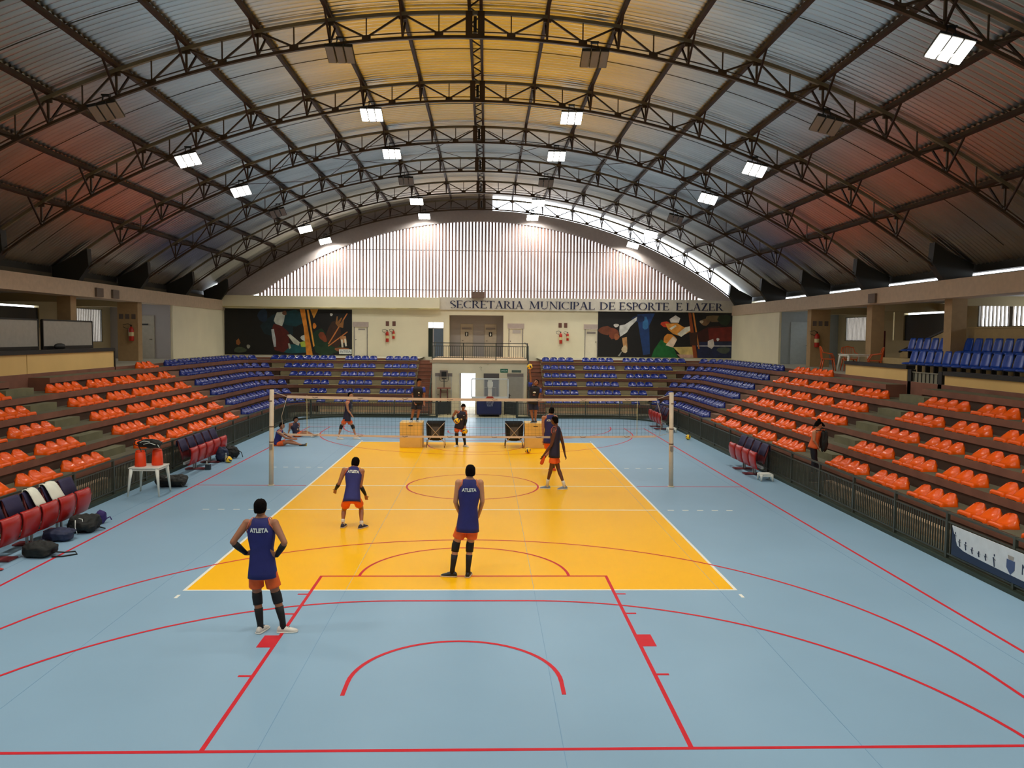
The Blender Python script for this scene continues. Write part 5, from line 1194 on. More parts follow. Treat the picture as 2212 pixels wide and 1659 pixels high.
# ------------------------------------------------------------------ people
PPL = {
'P1':{'top': (-2.74, -10.8, 1.87), 'head': (-2.74, -10.77, 1.75), 'neck': (-2.73, -10.8, 1.61), 'chest': (-2.73, -10.8, 1.43), 'sl': (-2.9, -10.8, 1.53), 'sr': (-2.57, -10.8, 1.53), 'el': (-3.08, -10.92, 1.3), 'er': (-2.38, -10.92, 1.29), 'wl': (-2.94, -10.78, 1.1), 'wr': (-2.52, -10.82, 1.08), 'hl2': (-2.87, -10.74, 1.12), 'hr2': (-2.59, -10.86, 1.14), 'pel': (-2.72, -10.8, 0.89), 'hl': (-2.8, -10.8, 0.86), 'hr': (-2.63, -10.8, 0.86), 'kl': (-2.81, -10.74, 0.49), 'kr': (-2.54, -10.75, 0.5), 'al': (-2.75, -10.8, 0.07), 'ar': (-2.44, -10.8, 0.12), 'tl': (-2.71, -10.64, 0.01), 'tr': (-2.22, -10.78, 0.06)},
'P2':{'top': (0.09, -8.26, 1.94), 'head': (0.08, -8.24, 1.83), 'neck': (0.08, -8.26, 1.69), 'chest': (0.08, -8.26, 1.49), 'sl': (-0.11, -8.26, 1.63), 'sr': (0.26, -8.26, 1.63), 'el': (-0.16, -8.26, 1.3), 'er': (0.3, -8.26, 1.31), 'wl': (-0.08, -8.06, 1.01), 'wr': (0.23, -8.06, 1.01), 'hl2': (0.01, -8.01, 0.92), 'hr2': (0.15, -8.01, 0.92), 'pel': (0.05, -8.26, 0.9), 'hl': (-0.04, -8.26, 0.88), 'hr': (0.14, -8.26, 0.88), 'kl': (-0.15, -8.21, 0.55), 'kr': (0.09, -8.21, 0.54), 'al': (-0.21, -8.26, 0.1), 'ar': (0.06, -8.26, 0.11), 'tl': (-0.38, -8.23, -0.02), 'tr': (0.09, -8.06, 0.01)},
'P3':{'top': (-2.45, -4.56, 1.49), 'head': (-2.45, -4.54, 1.39), 'neck': (-2.48, -4.62, 1.28), 'chest': (-2.53, -4.69, 1.07), 'sl': (-2.65, -4.66, 1.22), 'sr': (-2.34, -4.64, 1.2), 'el': (-2.78, -4.74, 0.95), 'er': (-2.33, -4.69, 0.89), 'wl': (-2.88, -4.59, 0.8), 'wr': (-2.24, -4.59, 0.67), 'hl2': (-2.91, -4.54, 0.72), 'hr2': (-2.23, -4.54, 0.58), 'pel': (-2.49, -4.89, 0.68), 'hl': (-2.61, -4.87, 0.64), 'hr': (-2.36, -4.87, 0.64), 'kl': (-2.7, -4.62, 0.35), 'kr': (-2.33, -4.62, 0.39), 'al': (-2.7, -4.76, 0.12), 'ar': (-2.29, -4.84, 0.08), 'tl': (-2.68, -4.56, 0.03), 'tr': (-2.17, -4.64, -0.04)},
'P4':{'top': (2.2, -0.17, 1.98), 'head': (2.19, -0.17, 1.86), 'neck': (2.25, -0.17, 1.7), 'chest': (2.26, -0.17, 1.43), 'sl': (2.19, -0.32, 1.55), 'sr': (2.36, -0.02, 1.52), 'el': (2.11, -0.33, 1.22), 'er': (2.46, -0.02, 1.19), 'wl': (1.91, -0.29, 0.94), 'wr': (2.51, -0.02, 0.93), 'hl2': (1.85, -0.29, 0.85), 'hr2': (2.55, -0.02, 0.81), 'pel': (2.21, -0.17, 0.97), 'hl': (2.19, -0.27, 0.96), 'hr': (2.23, -0.07, 0.93), 'kl': (2.12, -0.25, 0.57), 'kr': (2.33, -0.09, 0.54), 'al': (2.03, -0.15, 0.16), 'ar': (2.49, -0.22, 0.11), 'tl': (1.8, -0.12, 0.01), 'tr': (2.3, -0.27, -0.02)},
'P5':{'top': (2.39, 2.6, 1.96), 'head': (2.39, 2.62, 1.85), 'neck': (2.33, 2.6, 1.72), 'chest': (2.3, 2.6, 1.42), 'sl': (2.16, 2.6, 1.64), 'sr': (2.46, 2.6, 1.65), 'el': (2.11, 2.6, 1.26), 'er': (2.53, 2.6, 1.32), 'wl': (2.13, 2.63, 0.93), 'wr': (2.55, 2.63, 0.98), 'hl2': (2.14, 2.64, 0.83), 'hr2': (2.56, 2.64, 0.86), 'pel': (2.31, 2.6, 0.98), 'hl': (2.25, 2.6, 0.93), 'hr': (2.39, 2.6, 0.93), 'kl': (2.29, 2.75, 0.55), 'kr': (2.45, 2.62, 0.51), 'al': (2.13, 2.4, 0.41), 'ar': (2.45, 2.6, 0.09), 'tl': (2.03, 2.45, 0.12), 'tr': (2.36, 2.7, -0.0)},
'P6':{'top': (-0.47, 7.6, 1.59), 'head': (-0.47, 7.58, 1.47), 'neck': (-0.51, 7.67, 1.34), 'chest': (-0.56, 7.69, 1.17), 'sl': (-0.76, 7.7, 1.33), 'sr': (-0.41, 7.7, 1.33), 'el': (-0.88, 7.7, 1.12), 'er': (-0.37, 7.67, 1.06), 'wl': (-0.83, 7.5, 1.0), 'wr': (-0.42, 7.6, 0.8), 'hl2': (-0.76, 7.45, 0.94), 'hr2': (-0.41, 7.57, 0.74), 'pel': (-0.62, 7.75, 0.77), 'hl': (-0.72, 7.75, 0.75), 'hr': (-0.52, 7.75, 0.75), 'kl': (-0.73, 7.69, 0.46), 'kr': (-0.47, 7.69, 0.46), 'al': (-0.72, 7.75, 0.09), 'ar': (-0.42, 7.75, 0.1), 'tl': (-0.79, 7.61, 0.0), 'tr': (-0.32, 7.63, 0.03)},
'P7':{'top': (-2.09, 7.55, 2.54), 'head': (-2.09, 7.53, 2.41), 'neck': (-2.15, 7.6, 2.24), 'chest': (-2.14, 7.6, 2.02), 'sl': (-2.31, 7.62, 2.18), 'sr': (-1.99, 7.6, 2.18), 'el': (-2.36, 7.65, 1.92), 'er': (-1.93, 7.6, 1.93), 'wl': (-2.27, 7.5, 1.69), 'wr': (-1.93, 7.55, 1.69), 'hl2': (-2.24, 7.47, 1.62), 'hr2': (-1.92, 7.52, 1.58), 'pel': (-2.17, 7.6, 1.7), 'hl': (-2.24, 7.6, 1.68), 'hr': (-2.09, 7.6, 1.68), 'kl': (-2.33, 7.56, 1.33), 'kr': (-2.13, 7.56, 1.33), 'al': (-2.4, 7.6, 0.99), 'ar': (-2.18, 7.6, 1.01), 'tl': (-2.43, 7.46, 0.9), 'tr': (-2.1, 7.48, 0.91)},
'P8':{'top': (2.25, 7.58, 2.53), 'head': (2.22, 7.55, 2.43), 'neck': (2.18, 7.6, 2.29), 'chest': (2.13, 7.6, 2.08), 'sl': (2.01, 7.6, 2.29), 'sr': (2.31, 7.6, 2.19), 'el': (2.0, 7.55, 2.53), 'er': (2.33, 7.62, 1.97), 'wl': (1.97, 7.52, 2.75), 'wr': (2.27, 7.6, 1.69), 'hl2': (1.96, 7.5, 2.83), 'hr2': (2.3, 7.6, 1.58), 'pel': (2.1, 7.6, 1.73), 'hl': (2.02, 7.6, 1.71), 'hr': (2.18, 7.6, 1.71), 'kl': (2.04, 7.6, 1.34), 'kr': (2.19, 7.6, 1.34), 'al': (2.09, 7.6, 1.02), 'ar': (2.19, 7.6, 1.02), 'tl': (2.03, 7.46, 0.91), 'tr': (2.12, 7.44, 0.89)},
'P9':{'top': (-4.98, 9.7, 1.87), 'head': (-4.97, 9.7, 1.74), 'neck': (-5.05, 9.7, 1.56), 'chest': (-5.09, 9.7, 1.3), 'sl': (-5.1, 9.55, 1.46), 'sr': (-5.07, 9.85, 1.44), 'el': (-5.06, 9.53, 1.17), 'er': (-5.05, 9.87, 1.14), 'wl': (-4.94, 9.58, 1.0), 'wr': (-5.0, 9.9, 0.94), 'hl2': (-4.9, 9.6, 0.93), 'hr2': (-4.95, 9.9, 0.89), 'pel': (-5.13, 9.7, 0.85), 'hl': (-5.14, 9.61, 0.82), 'hr': (-5.12, 9.79, 0.8), 'kl': (-5.34, 9.62, 0.52), 'kr': (-4.91, 9.78, 0.5), 'al': (-5.44, 9.62, 0.14), 'ar': (-4.81, 9.76, 0.16), 'tl': (-5.3, 9.62, -0.0), 'tr': (-4.56, 9.76, 0.08)},
'P10':{'top': (-7.17, 7.8, 0.86), 'head': (-7.16, 7.8, 0.75), 'neck': (-7.24, 7.8, 0.59), 'chest': (-7.32, 7.8, 0.41), 'sl': (-7.25, 7.65, 0.51), 'sr': (-7.27, 7.95, 0.49), 'el': (-7.02, 7.65, 0.31), 'er': (-7.03, 7.95, 0.37), 'wl': (-6.78, 7.72, 0.26), 'wr': (-6.79, 7.88, 0.26), 'hl2': (-6.71, 7.75, 0.25), 'hr2': (-6.69, 7.86, 0.25), 'pel': (-7.42, 7.8, 0.06), 'hl': (-7.37, 7.7, 0.06), 'hr': (-7.43, 7.9, 0.04), 'kl': (-6.95, 7.68, 0.14), 'kr': (-6.9, 7.92, 0.16), 'al': (-6.47, 7.72, 0.05), 'ar': (-6.48, 7.9, -0.01), 'tl': (-6.29, 7.72, 0.08), 'tr': (-6.21, 7.9, 0.21)},
'P11':{'top': (-7.27, 10.4, 0.81), 'head': (-7.27, 10.4, 0.69), 'neck': (-7.37, 10.4, 0.56), 'chest': (-7.36, 10.4, 0.36), 'sl': (-7.44, 10.35, 0.51), 'sr': (-7.28, 10.5, 0.5), 'el': (-7.52, 10.3, 0.33), 'er': (-7.24, 10.55, 0.29), 'wl': (-7.56, 10.25, 0.16), 'wr': (-7.13, 10.5, 0.16), 'hl2': (-7.57, 10.25, 0.12), 'hr2': (-7.04, 10.48, 0.15), 'pel': (-7.32, 10.4, 0.06), 'hl': (-7.26, 10.32, 0.06), 'hr': (-7.29, 10.5, 0.05), 'kl': (-6.97, 10.3, 0.17), 'kr': (-6.94, 10.52, 0.19), 'al': (-6.6, 10.3, 0.06), 'ar': (-6.57, 10.52, 0.05), 'tl': (-6.46, 10.3, 0.13), 'tr': (-6.43, 10.52, 0.13)},
'P12':{'top': (9.63, 0.0, 1.86), 'head': (9.64, 0.0, 1.76), 'neck': (9.58, 0.0, 1.61), 'chest': (9.53, 0.0, 1.46), 'sl': (9.42, -0.15, 1.55), 'sr': (9.66, 0.12, 1.52), 'el': (9.41, -0.17, 1.34), 'er': (9.73, 0.15, 1.3), 'wl': (9.56, -0.12, 1.13), 'wr': (9.74, 0.1, 1.16), 'hl2': (9.59, -0.1, 1.07), 'hr2': (9.75, 0.08, 1.1), 'pel': (9.47, 0.0, 1.16), 'hl': (9.42, -0.08, 1.16), 'hr': (9.52, 0.08, 1.13), 'kl': (9.46, -0.08, 0.81), 'kr': (9.56, 0.08, 0.82), 'al': (9.43, -0.08, 0.45), 'ar': (9.66, 0.08, 0.43), 'tl': (9.54, -0.08, 0.38), 'tr': (9.76, 0.08, 0.36)},}
navy_j = M('navy_jersey', (34,36,104), .7, var=.12, scale=9, bump=.3); dkj = M('dark_navy_jersey', (30,26,52), .7, var=.12, scale=9, bump=.3)
orj = M('orange_shorts_cloth', (236,96,30), .7, var=.08, scale=9, bump=.3); blk_c = M('black_cloth', (18,18,20), .75, var=.1, scale=9); dkshort = M('dark_shorts_cloth', (30,26,38), .75, var=.1, scale=9)
nvshort = M('navy_shorts_cloth', (26,34,66), .75, var=.1, scale=9); tsb = M('black_training_shirt', (28,24,28), .7, var=.1, scale=9); sleeve_b = M('blue_sleeve_cloth', (40,62,168), .7, var=.08)
hair_m = M('black_hair', (16,11,9), .95, var=.3, scale=40, bump=.6, spec=.1); wsock = M('white_sock', (224,218,206), .8); eye_m = M('eye_dark', (20,14,12), .3, var=0); pip = M('orange_piping', (240,120,90), .7)
skA = M('tan_skin', (196,136,98), .5, var=.05, scale=4); skB = M('deep_brown_skin', (96,54,38), .45, var=.06, scale=4); skC = M('brown_skin', (160,104,72), .5, var=.05, scale=4); lips = M('lips', (140,76,64), .5)
shoe_w = M('white_shoe', (222,216,204), .5); shoe_k = M('black_shoe', (22,24,24), .5); shoe_n = M('navy_shoe', (30,34,60), .5); shoe_g = M('grey_blue_shoe', (120,132,146), .5); shoe_o = M('orange_shoe', (226,84,36), .5); sole = M('pale_sole', (206,180,150), .6); sole_w = M('white_sole', (228,224,214), .6)

def lerp(a, b, t): return a+(b-a)*t
def ring(c, ax, side, hw, hd, n=20, pw=.85):
    """closed ring around c: ax = axis, side = direction of the half width hw; depth hd across"""
    side = (side-ax*side.dot(ax)).normalized(); dp = ax.cross(side).normalized(); out_ = []
    for k in range(n):
        a = 2*pi*k/n; ca, sa = cos(a), sin(a)
        out_.append(c+side*hw*math.copysign(abs(ca)**pw, ca)+dp*hd*math.copysign(abs(sa)**pw, sa))
    return out_
def remesh(o, vox=.012, sm=4):
    r = o.modifiers.new('fuse', 'REMESH'); r.mode = 'VOXEL'; r.voxel_size = vox; r.use_smooth_shade = True
    s_ = o.modifiers.new('soft', 'SMOOTH'); s_.factor = .5; s_.iterations = sm; return o
def finger(b, p, d, L, r, curl, nrm, m):
    q = V(p); dd = d.normalized(); ax = dd.cross(nrm).normalized()
    for k, l in enumerate((.45, .32, .23)):
        e = q+dd*L*l; b.cap(q, e, r*(1-.1*k), r*(1-.1*(k+1)), m, n=8); q = e
        dd = (Matrix.Rotation(-curl, 3, ax) @ dd).normalized()
for k_, v_ in PPL['P4'].items(): PPL['P4'][k_] = (v_[0], v_[1]-.2, v_[2])
def person(key, label, face, skin, top, shorts, hair=hair_m, shoes=(shoe_k, shoe_k), soles=sole, tee=False, sleeves=(), pads=False, socks=None, sock_h=.5, letter=False, curl=.35, look=None, long_pants=None, vox=.011, sit=False, bun=False, grip=None, spread=1., slim=1.):
    J = {k: V(v) for k, v in PPL[key].items()}
    hd = J['head']; nk = J['neck']; F = V((face[0], face[1], 0)).normalized(); LK = V(look).normalized() if look else F
    # straighten shoulder and hip widths that the picture foreshortens
    R_ = V((F.y, -F.x, 0))                       # the person's right when facing F ... screen independent
    sm_ = (J['sl']+J['sr'])/2; hm = (J['hl']+J['hr'])/2
    sdir = (J['sr']-J['sl']); sdir = sdir.normalized() if sdir.length > .05 else R_
    want = .19
    if (J['sr']-J['sl']).length < .34: J['sl'] = sm_-sdir*want; J['sr'] = sm_+sdir*want
    hdir = (J['hr']-J['hl']).normalized()
    J['hl'] = hm-hdir*.095; J['hr'] = hm+hdir*.095
    root = empty('person', (hm.x, hm.y, 0 if key not in ('P7', 'P8', 'P12') else ({'P7': .93, 'P8': .93, 'P12': .15}[key])))
    spine = (nk-hm).normalized()
    headL = max(.2, min(.25, (J['top']-nk).length))
    # ---------------- body
    b = MB(); w_ = slim
    def C_(a, c, ra, rb): b.cap(a, c, ra*w_, rb*w_, skin)
    for s_ in 'lr':
        h, k, a = J['h'+s_], J['k'+s_], J['a'+s_]; t = J['t'+s_]
        C_(h, lerp(h, k, .45), .085, .078); C_(lerp(h, k, .45), k, .078, .054); C_(k, lerp(k, a, .3), .052, .056); C_(lerp(k, a, .3), lerp(k, a, .68), .056, .041); C_(lerp(k, a, .68), a, .04, .034)
        bk_ = (a-k).normalized()
        C_(a, a-bk_*-.02, .034, .03)
        sh, e, wr, hn = J['s'+s_], J['e'+s_], J['w'+s_], J['h'+s_+'2']
        C_(sh, sh, .062, .062); C_(sh, lerp(sh, e, .4), .058, .053); C_(lerp(sh, e, .4), e, .052, .041); C_(e, lerp(e, wr, .3), .038, .041); C_(lerp(e, wr, .3), wr, .04, .025)
        # hand
        d = (hn-wr); d = d.normalized() if d.length > .02 else (wr-e).normalized()
        side = d.cross(F); side = side.normalized() if side.length > .1 else R_
        nrm = d.cross(side).normalized()
        if grip and s_ in grip:
            gc = grip[s_]; nrm = (wr-gc).normalized()*-1; side = d.cross(nrm).normalized()
        P0 = wr+d*.03
        for q in (-.028, -.01, .01, .028): C_(wr+side*q*.5, wr+d*.085+side*q, .017, .0135)
        for fi, (q, L_) in enumerate(((-.031, .068), (-.0105, .078), (.0105, .073), (.031, .058))):
            finger(b, wr+d*.088+side*q, (d+side*q*2.5*spread), L_, .0092, curl, nrm, skin)
        ts = 1 if (side.dot(F) > 0) == True else -1
        finger(b, wr+d*.03+side*ts*.025, (d*.6+side*ts*.8), .062, .0105, curl*.7, nrm, skin)
    across = (J['sr']-J['sl']).normalized()
    rings = []
    for t, hw, hdp in ((-.08, .10, .08), (-.03, .15, .105), (.08, .155, .11), (.25, .145, .10), (.42, .138, .096), (.62, .16, .105), (.78, .172, .112), (.9, .165, .1), (.98, .11, .075), (1.04, .058, .056)):
        sd = hdir.lerp(across, max(0, min(1, t))); rings.append(ring(hm+(nk-hm)*t, spine, sd, hw*w_, hdp*w_))
    b.loft(rings, skin)
    C_(J['sl'], nk-spine*.06, .05, .05); C_(J['sr'], nk-spine*.06, .05, .05)
    C_(nk-spine*.05, hd-LK*.015, .056, .052)
    # head: skull, jaw, nose, ears, brow
    upv = (hd-nk).normalized(); upv = (upv*.6+V((0,0,1))*.6-LK*LK.dot(V((0,0,1)))*.3).normalized(); rgt = LK.cross(upv).normalized(); upv = rgt.cross(LK).normalized()
    RM = Matrix((rgt, LK, upv)).transposed()
    hc = J['top']-upv*.115*1.0
    b.ell(hc+LK*.0, .076, .094, .108, skin, RM); b.ell(hc+LK*.03-upv*.055, .056, .062, .062, skin, RM)
    b.cap(hc+LK*.088-upv*.0, hc+LK*.108-upv*.032, .011, .016, skin, n=8); b.ell(hc+LK*.082+upv*.018, .045, .016, .012, skin, RM); b.ell(hc+LK*.082-upv*.062, .024, .014, .016, skin, RM)
    for sx in (-1, 1): b.ell(hc+rgt*sx*.077-upv*.01-LK*.005, .012, .022, .033, skin, RM)
    o = b.build('body', root); remesh(o, vox)
    # ---------------- face details
    for sx in (-1, 1):
        part('eye', lambda q: q.ell(hc+LK*.089+rgt*sx*.03-upv*.002, .011, .006, .007, eye_m, RM, nu=8, nv=6), root)
        part('eyebrow', lambda q: q.ell(hc+LK*.094+rgt*sx*.031+upv*.02, .02, .006, .005, hair, RM, nu=8, nv=6), root)
    part('mouth', lambda q: q.ell(hc+LK*.094-upv*.066, .022, .006, .006, lips, RM, nu=8, nv=6), root)
    # ---------------- hair: a shell that leaves the face free
    def f(q):
        vs = []; nu, nv = 26, 14; pts = []
        for j in range(nv+1):
            row = []
            for k in range(nu):
                a = 2*pi*k/nu; fr = cos(a)      # 1 = front
                lim = radians(62) if fr > .55 else (radians(86) if fr > .1 else radians(122))
                if fr > .1 and fr <= .55: lim = radians(62+24*(.55-fr)/.45)
                elif fr <= .1: lim = radians(86+36*min(1, (.1-fr)/.5))
                t = lim*j/nv; g = 1+.03*sin(5*a+3*t)*sin(4*t)
                v_ = V((.087*math.copysign(abs(sin(t))**.8, 1)*sin(a), .103*abs(sin(t))**.85*cos(a)-.006, .117*math.copysign(abs(cos(t))**.8, cos(t))))*g
                row.append(hc+RM @ v_)
            pts.append(row)
        q.loft(pts, hair, cap=False)
        if bun:
            q.ell(hc-LK*.03+upv*.13, .05, .05, .045, hair, RM); q.cap(hc+LK*.07+upv*.06, hc+LK*.15+upv*.03, .045, .03, hair)
    o = part('hair', f, root); md = o.modifiers.new('s', 'SOLIDIFY'); md.thickness = .012; md.offset = -1
    # ---------------- top
    def f(q):
        rs = []
        hem = -.10 if not sit else .02
        prof = [(hem, .185, .135), (hem+.1, .178, .13), (.2, .165, .122), (.42, .152, .114), (.62, .178, .124), (.76, .186, .13)]
        prof += [(.86, .150, .124), (.93, .128, .108), (.985, .108, .088), (1.01, .078, .072)] if not tee else [(.88, .19, .128), (.95, .165, .11), (1.0, .11, .08), (1.03, .07, .066)]
        for t, hw, hdp in prof:
            sd = hdir.lerp(across, max(0, min(1, t))); fl = 1.1 if t < .15 else (1.05 if t < .3 else 1); rs.append(ring(hm+(nk-hm)*t, spine, sd, hw*w_*(1.02+(fl-1)*.6), hdp*w_*1.03*fl, 28))
        q.loft(rs, top, cap=False)
        if tee:
            for s_ in 'lr': q.tube([J['s'+s_]-(J['e'+s_]-J['s'+s_])*.1, lerp(J['s'+s_], J['e'+s_], .3), lerp(J['s'+s_], J['e'+s_], .62)], [.066, .066, .07], top, n=14)
    jn = 'shirt' if tee else 'jersey'
    o = part(jn, f, root); md = o.modifiers.new('s', 'SOLIDIFY'); md.thickness = .008; jersey = o
    if tee:
        for s_ in 'lr': part('coloured_sleeve', lambda q: q.tube([J['s'+s_]-(J['e'+s_]-J['s'+s_])*.14, lerp(J['s'+s_], J['e'+s_], .3), lerp(J['s'+s_], J['e'+s_], .6)], [.068, .07, .073], sleeve_b, n=14), jersey)
        part('collar', lambda q: q.tube([p for p in ring(nk+spine*.0, spine, across, .068, .07, 14, 1)], .008, wsg, n=6, closed=True), jersey)
        part('chest_print', lambda q: (q.ell(hm+(nk-hm)*.62+F*.13*w_, .06, .012, .03, wsg, Matrix.Rotation(atan2(-F.x, F.y), 3, 'Z'), nu=10, nv=6), q.ell(hm+(nk-hm)*.45+F*.122*w_, .05, .01, .012, M('print_orange', (206,130,100), .6), Matrix.Rotation(atan2(-F.x, F.y), 3, 'Z'), nu=10, nv=6)), jersey)
    elif key not in ('P12',):
        for sg in (-1, 1):
            part('armhole_piping', lambda q: q.tube([hm+(nk-hm)*t+across*sg*hw*w_*1.05+F*dd*w_ for t, hw, dd in ((.72, .188, .0), (.8, .178, .045), (.9, .138, .075), (.985, .112, .05), (1.0, .108, 0), (.985, .112, -.05), (.9, .138, -.075), (.8, .178, -.045))], .006, pip, n=5, closed=True), jersey)
        if key in ('P6', 'P9', 'P11'):
            part('chest_print', lambda q: (q.ell(hm+(nk-hm)*.5+F*.128*w_, .035, .008, .035, M('print_beige', (196,170,130), .6), Matrix.Rotation(atan2(-F.x, F.y), 3, 'Z'), nu=12, nv=6), q.ell(hm+(nk-hm)*.74+F*.132*w_+across*.06, .03, .008, .008, wsg, Matrix.Rotation(atan2(-F.x, F.y), 3, 'Z'), nu=8, nv=6)), jersey)
    if letter:
        B_ = spine.cross(across).normalized(); B_ = B_ if B_.dot(F) < 0 else -B_; X_ = across if across.dot(F.cross(V((0,0,1)))) > 0 else -across
        c0_ = hm+(nk-hm)*letter
        hw, hdp = .158*w_*1.04, .126*w_*1.06
        def wr_(p):
            xx = max(-.99, min(.99, p.x/hw)); dep = hdp*(1-abs(xx)**2.35)**(1/2.35)
            return c0_+X_*p.x+spine*p.y+B_*(dep+.012+p.z)
        text_mesh('ATLETA', .078, wsg, None, jersey, 'lettering', ext=.002, bold=.0035, xs=.86, wrap=wr_)
    # ---------------- shorts or trousers
    b = MB(); m_ = shorts; d0 = -spine
    b.loft([ring(hm+(nk-hm)*t, spine, hdir, hw*w_, q*w_) for t, hw, q in ((.12, .15, .11), (.04, .165, .122), (-.06, .172, .125), (-.13, .15, .11))], m_)
    for s_ in 'lr':
        h, k, a = J['h'+s_], J['k'+s_], J['a'+s_]
        if long_pants:
            b.cap(lerp(h, k, .06), lerp(h, k, .5), .088*w_, .082*w_, m_); b.cap(lerp(h, k, .5), k, .088*w_, .068*w_, m_); b.cap(k, lerp(a, k, .06), .068*w_, .055*w_, m_)
        else:
            e = lerp(h, k, .62 if shorts not in (dkshort, nvshort) else .8); b.loft([ring(lerp(h, e, t), (k-h).normalized(), hdir, r*w_, r*w_*.98, 18, 1) for t, r in ((-.1, .09), (.2, .1), (.6, .1), (1., .103))], m_)
    o = b.build('trousers' if long_pants else 'shorts', root); remesh(o, .012, 3)
    # ---------------- leg and arm gear, socks, shoes
    for i, s_ in enumerate('lr'):
        h, k, a, t = J['h'+s_], J['k'+s_], J['a'+s_], J['t'+s_]
        if pads: part('knee_pad', lambda q: q.tube([lerp(h, k, .80), lerp(h, k, .94), k, lerp(k, a, .12), lerp(k, a, .26)], [.066*w_, .068*w_, .07*w_, .068*w_, .064*w_], blk_c, n=16), root)
        if socks:
            part('sock', lambda q: q.tube([lerp(k, a, 1-sock_h), lerp(k, a, 1-sock_h*.6), lerp(k, a, .9), a+(a-k).normalized()*.02 if (sit or (key == 'P5' and s_ == 'l')) else V((a.x, a.y, min(a.z-.01, root.location.z+.055)))], [(.060 if sock_h > .4 else .045)*w_, .052*w_ if sock_h > .4 else .044*w_, .042*w_, .042*w_], socks, n=14), root)
        # shoe: lofted from heel to toe
        heel = a-(t-a).normalized()*.0; dirv = V((t.x-a.x, t.y-a.y, 0)) if not (sit or (key == 'P5' and s_ == 'l')) else (t-a)
        dirv = dirv.normalized() if dirv.length > .02 else F
        dn = V((0,0,-1)) if not (sit or (key == 'P5' and s_ == 'l')) else (-(F-dirv*F.dot(dirv))).normalized()*(1 if key == 'P5' else 1)
        if sit: dn = (F-dirv*F.dot(dirv)); dn = dn.normalized() if dn.length > .1 else V((0,0,-1))
        if not (sit or (key == 'P5' and s_ == 'l')):
            gz = root.location.z; base = V((a.x, a.y, gz))
        else: base = a+dn*.07
        lat = dirv.cross(dn).normalized(); rs = []; so = []
        for u, hw, hh in ((-.085, .022, .05), (-.075, .036, .085), (-.03, .042, .105), (.03, .044, .09), (.09, .05, .07), (.14, .05, .055), (.18, .04, .042), (.2, .02, .03)):
            c = base+dirv*u
            rs.append([c+lat*hw*x-dn*(.018+(hh-.018)*z) for x, z in ((-1, 0), (-.98, .45), (-.62, .9), (0, 1), (.62, .9), (.98, .45), (1, 0), (0, -.0))])
            so.append([c+lat*(hw+.005)*x-dn*zz for x, zz in ((-1, .0), (-1.04, .02), (0, .024), (1.04, .02), (1, .0), (0, 0))])
        o = part('shoe', lambda q: q.loft(rs, shoes[i]), root); md = o.modifiers.new('sub', 'SUBSURF'); md.levels = 1; md.render_levels = 1
        part('shoe_sole', lambda q: q.loft(so, soles), o)
        if shoes[i] in (shoe_w, shoe_k, shoe_n): part('shoe_laces', lambda q: [q.bar(base+dirv*u-lat*.02-dn*zz, base+dirv*u+lat*.02-dn*zz, .008, .006, shoe_g if shoes[i] is not shoe_w else blk_c) for u, zz in ((.03, .092), (.055, .084), (.08, .076))], o)
        if s_ in sleeves:
            e_, wr2 = J['e'+s_], J['w'+s_]
            part('arm_sleeve', lambda q: q.tube([lerp(e_, wr2, .12), lerp(e_, wr2, .4), lerp(e_, wr2, .98)], [.045*w_, .046*w_, .031*w_], blk_c, n=14), root)
    tag(root, label, 'person'); return root, J, hc, F

person('P1', 'person with hands on hips, navy tank top and white shoes, nearest on the left', (0.1, 1), skC, navy_j, orj, shoes=(shoe_w, shoe_w), soles=sole_w, sleeves='lr', pads=True, socks=blk_c, sock_h=.62, letter=.80, curl=.5)
person('P2', 'person standing in the centre with back turned, black socks and black shoes', (0, 1), skA, navy_j, orj, pads=True, socks=blk_c, sock_h=.62, letter=.80, curl=.6)
person('P3', 'person crouching in ready stance on the yellow floor, white ankle socks', (.15, 1), skC, navy_j, orj, shoes=(shoe_n, shoe_n), sleeves='lr', socks=wsock, sock_h=.2, letter=.82, slim=.95)
person('P4', 'person with dark skin striding left near the centre line in grey shoes', (-.85, .5), skB, dkj, orj, shoes=(shoe_g, shoe_g), soles=sole_w, socks=wsock, sock_h=.26, curl=.4)
person('P5', 'person behind the net, hidden by the striding one, one orange shoe lifted', (.25, 1), skA, navy_j, orj, shoes=(shoe_o, shoe_o), soles=shoe_o, socks=blk_c, sock_h=.25, letter=.8)
r6, J6, _, _ = person('P6', 'person looking down and holding two volleyballs in front of the doorway', (.1, -1), skC, dkj, orj, shoes=(shoe_w, shoe_w), soles=sole_w, sleeves='lr', pads=True, socks=blk_c, sock_h=.7, look=(.1, -.75, -.6), curl=.55)
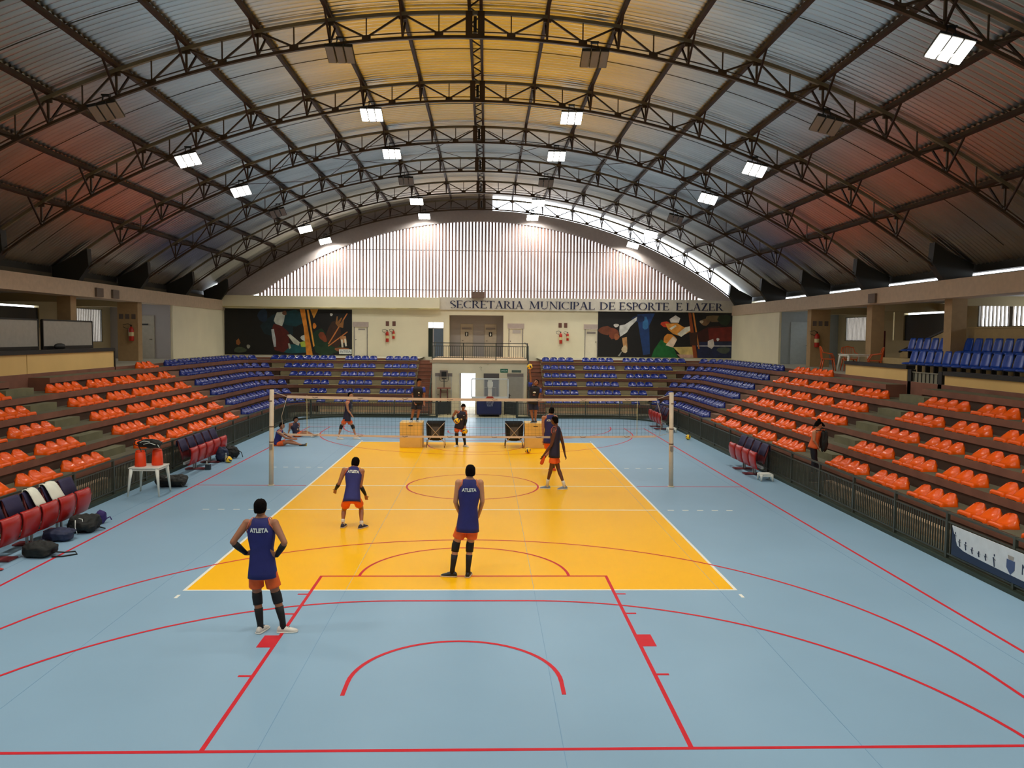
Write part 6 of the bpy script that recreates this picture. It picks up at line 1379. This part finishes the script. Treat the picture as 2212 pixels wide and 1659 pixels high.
person('P7', 'person in black shirt with blue sleeves standing on the left plywood box', (.55, -1), skC, tsb, dkshort, tee=True, shoes=(shoe_w, shoe_w), soles=sole_w, socks=blk_c, sock_h=.25, look=(.75, -.7, -.25))
r8, J8, _, _ = person('P8', 'person on the right plywood box reaching a ball overhead', (-.15, -1), skC, tsb, nvshort, tee=True, shoes=(shoe_k, shoe_k), soles=sole_w, look=(-.35, -.75, .45), curl=.25)
person('P9', 'person with knee pads walking right behind the net at the left', (1, -.1), skA, dkj, orj, shoes=(shoe_w, shoe_w), soles=sole_w, pads=True, look=(1, -.25, -.05))
person('P10', 'person sitting on the floor by the left net post, legs stretched out', (.95, .1), skC, navy_j, orj, shoes=(shoe_k, shoe_k), soles=M('yellow_sole', (226,190,60), .5), sit=True, vox=.011, look=(1, -.3, -.1))
person('P11', 'person sitting on the floor farther back, leaning on one straight arm', (.8, -.5), skC, dkj, orj, shoes=(shoe_w, shoe_w), soles=sole_w, sit=True, look=(1, -.5, -.2))
root12, J12, _, _ = person('P12', 'person in orange top with a dark bag in the right stand aisle', (1, .1), skA, M('orange_top_cloth', (224,96,36), .7, var=.08), M('dark_trousers_cloth', (22,24,34), .75), long_pants=True, look=(1, -.1, -.35), bun=True, slim=.92)
# balls held by people
c6 = J6['hl2']; ball(J6['hl2'].x+.05, J6['hl2'].y-.06, J6['hl2'].z+.07, 'volleyball held at the waist by the person before the doorway', (.5, .8, .2))
ball(J6['hr2'].x-.01, J6['hr2'].y-.06, J6['hr2'].z-.13, 'volleyball held low at the thigh by the person before the doorway', (1.2, .3, .9))
ball(J8['hl2'].x-.01, J8['hl2'].y-.02, J8['hl2'].z+.19, 'volleyball on the raised hand of the person on the right box', (.1, 1.1, .4))
hm12 = (J12['hl']+J12['hr'])/2
softbag('shoulder_bag', (hm12.x+.24, hm12.y-.12, 1.32), (.10, .13, .3), 'black bag hanging at the front of the person in the right aisle', bkb, 15, [[tuple(J12['sl']+V((.02, -.06, .06))), (hm12.x+.2, hm12.y-.2, 1.62), (hm12.x+.24, hm12.y-.12, 1.55)]])
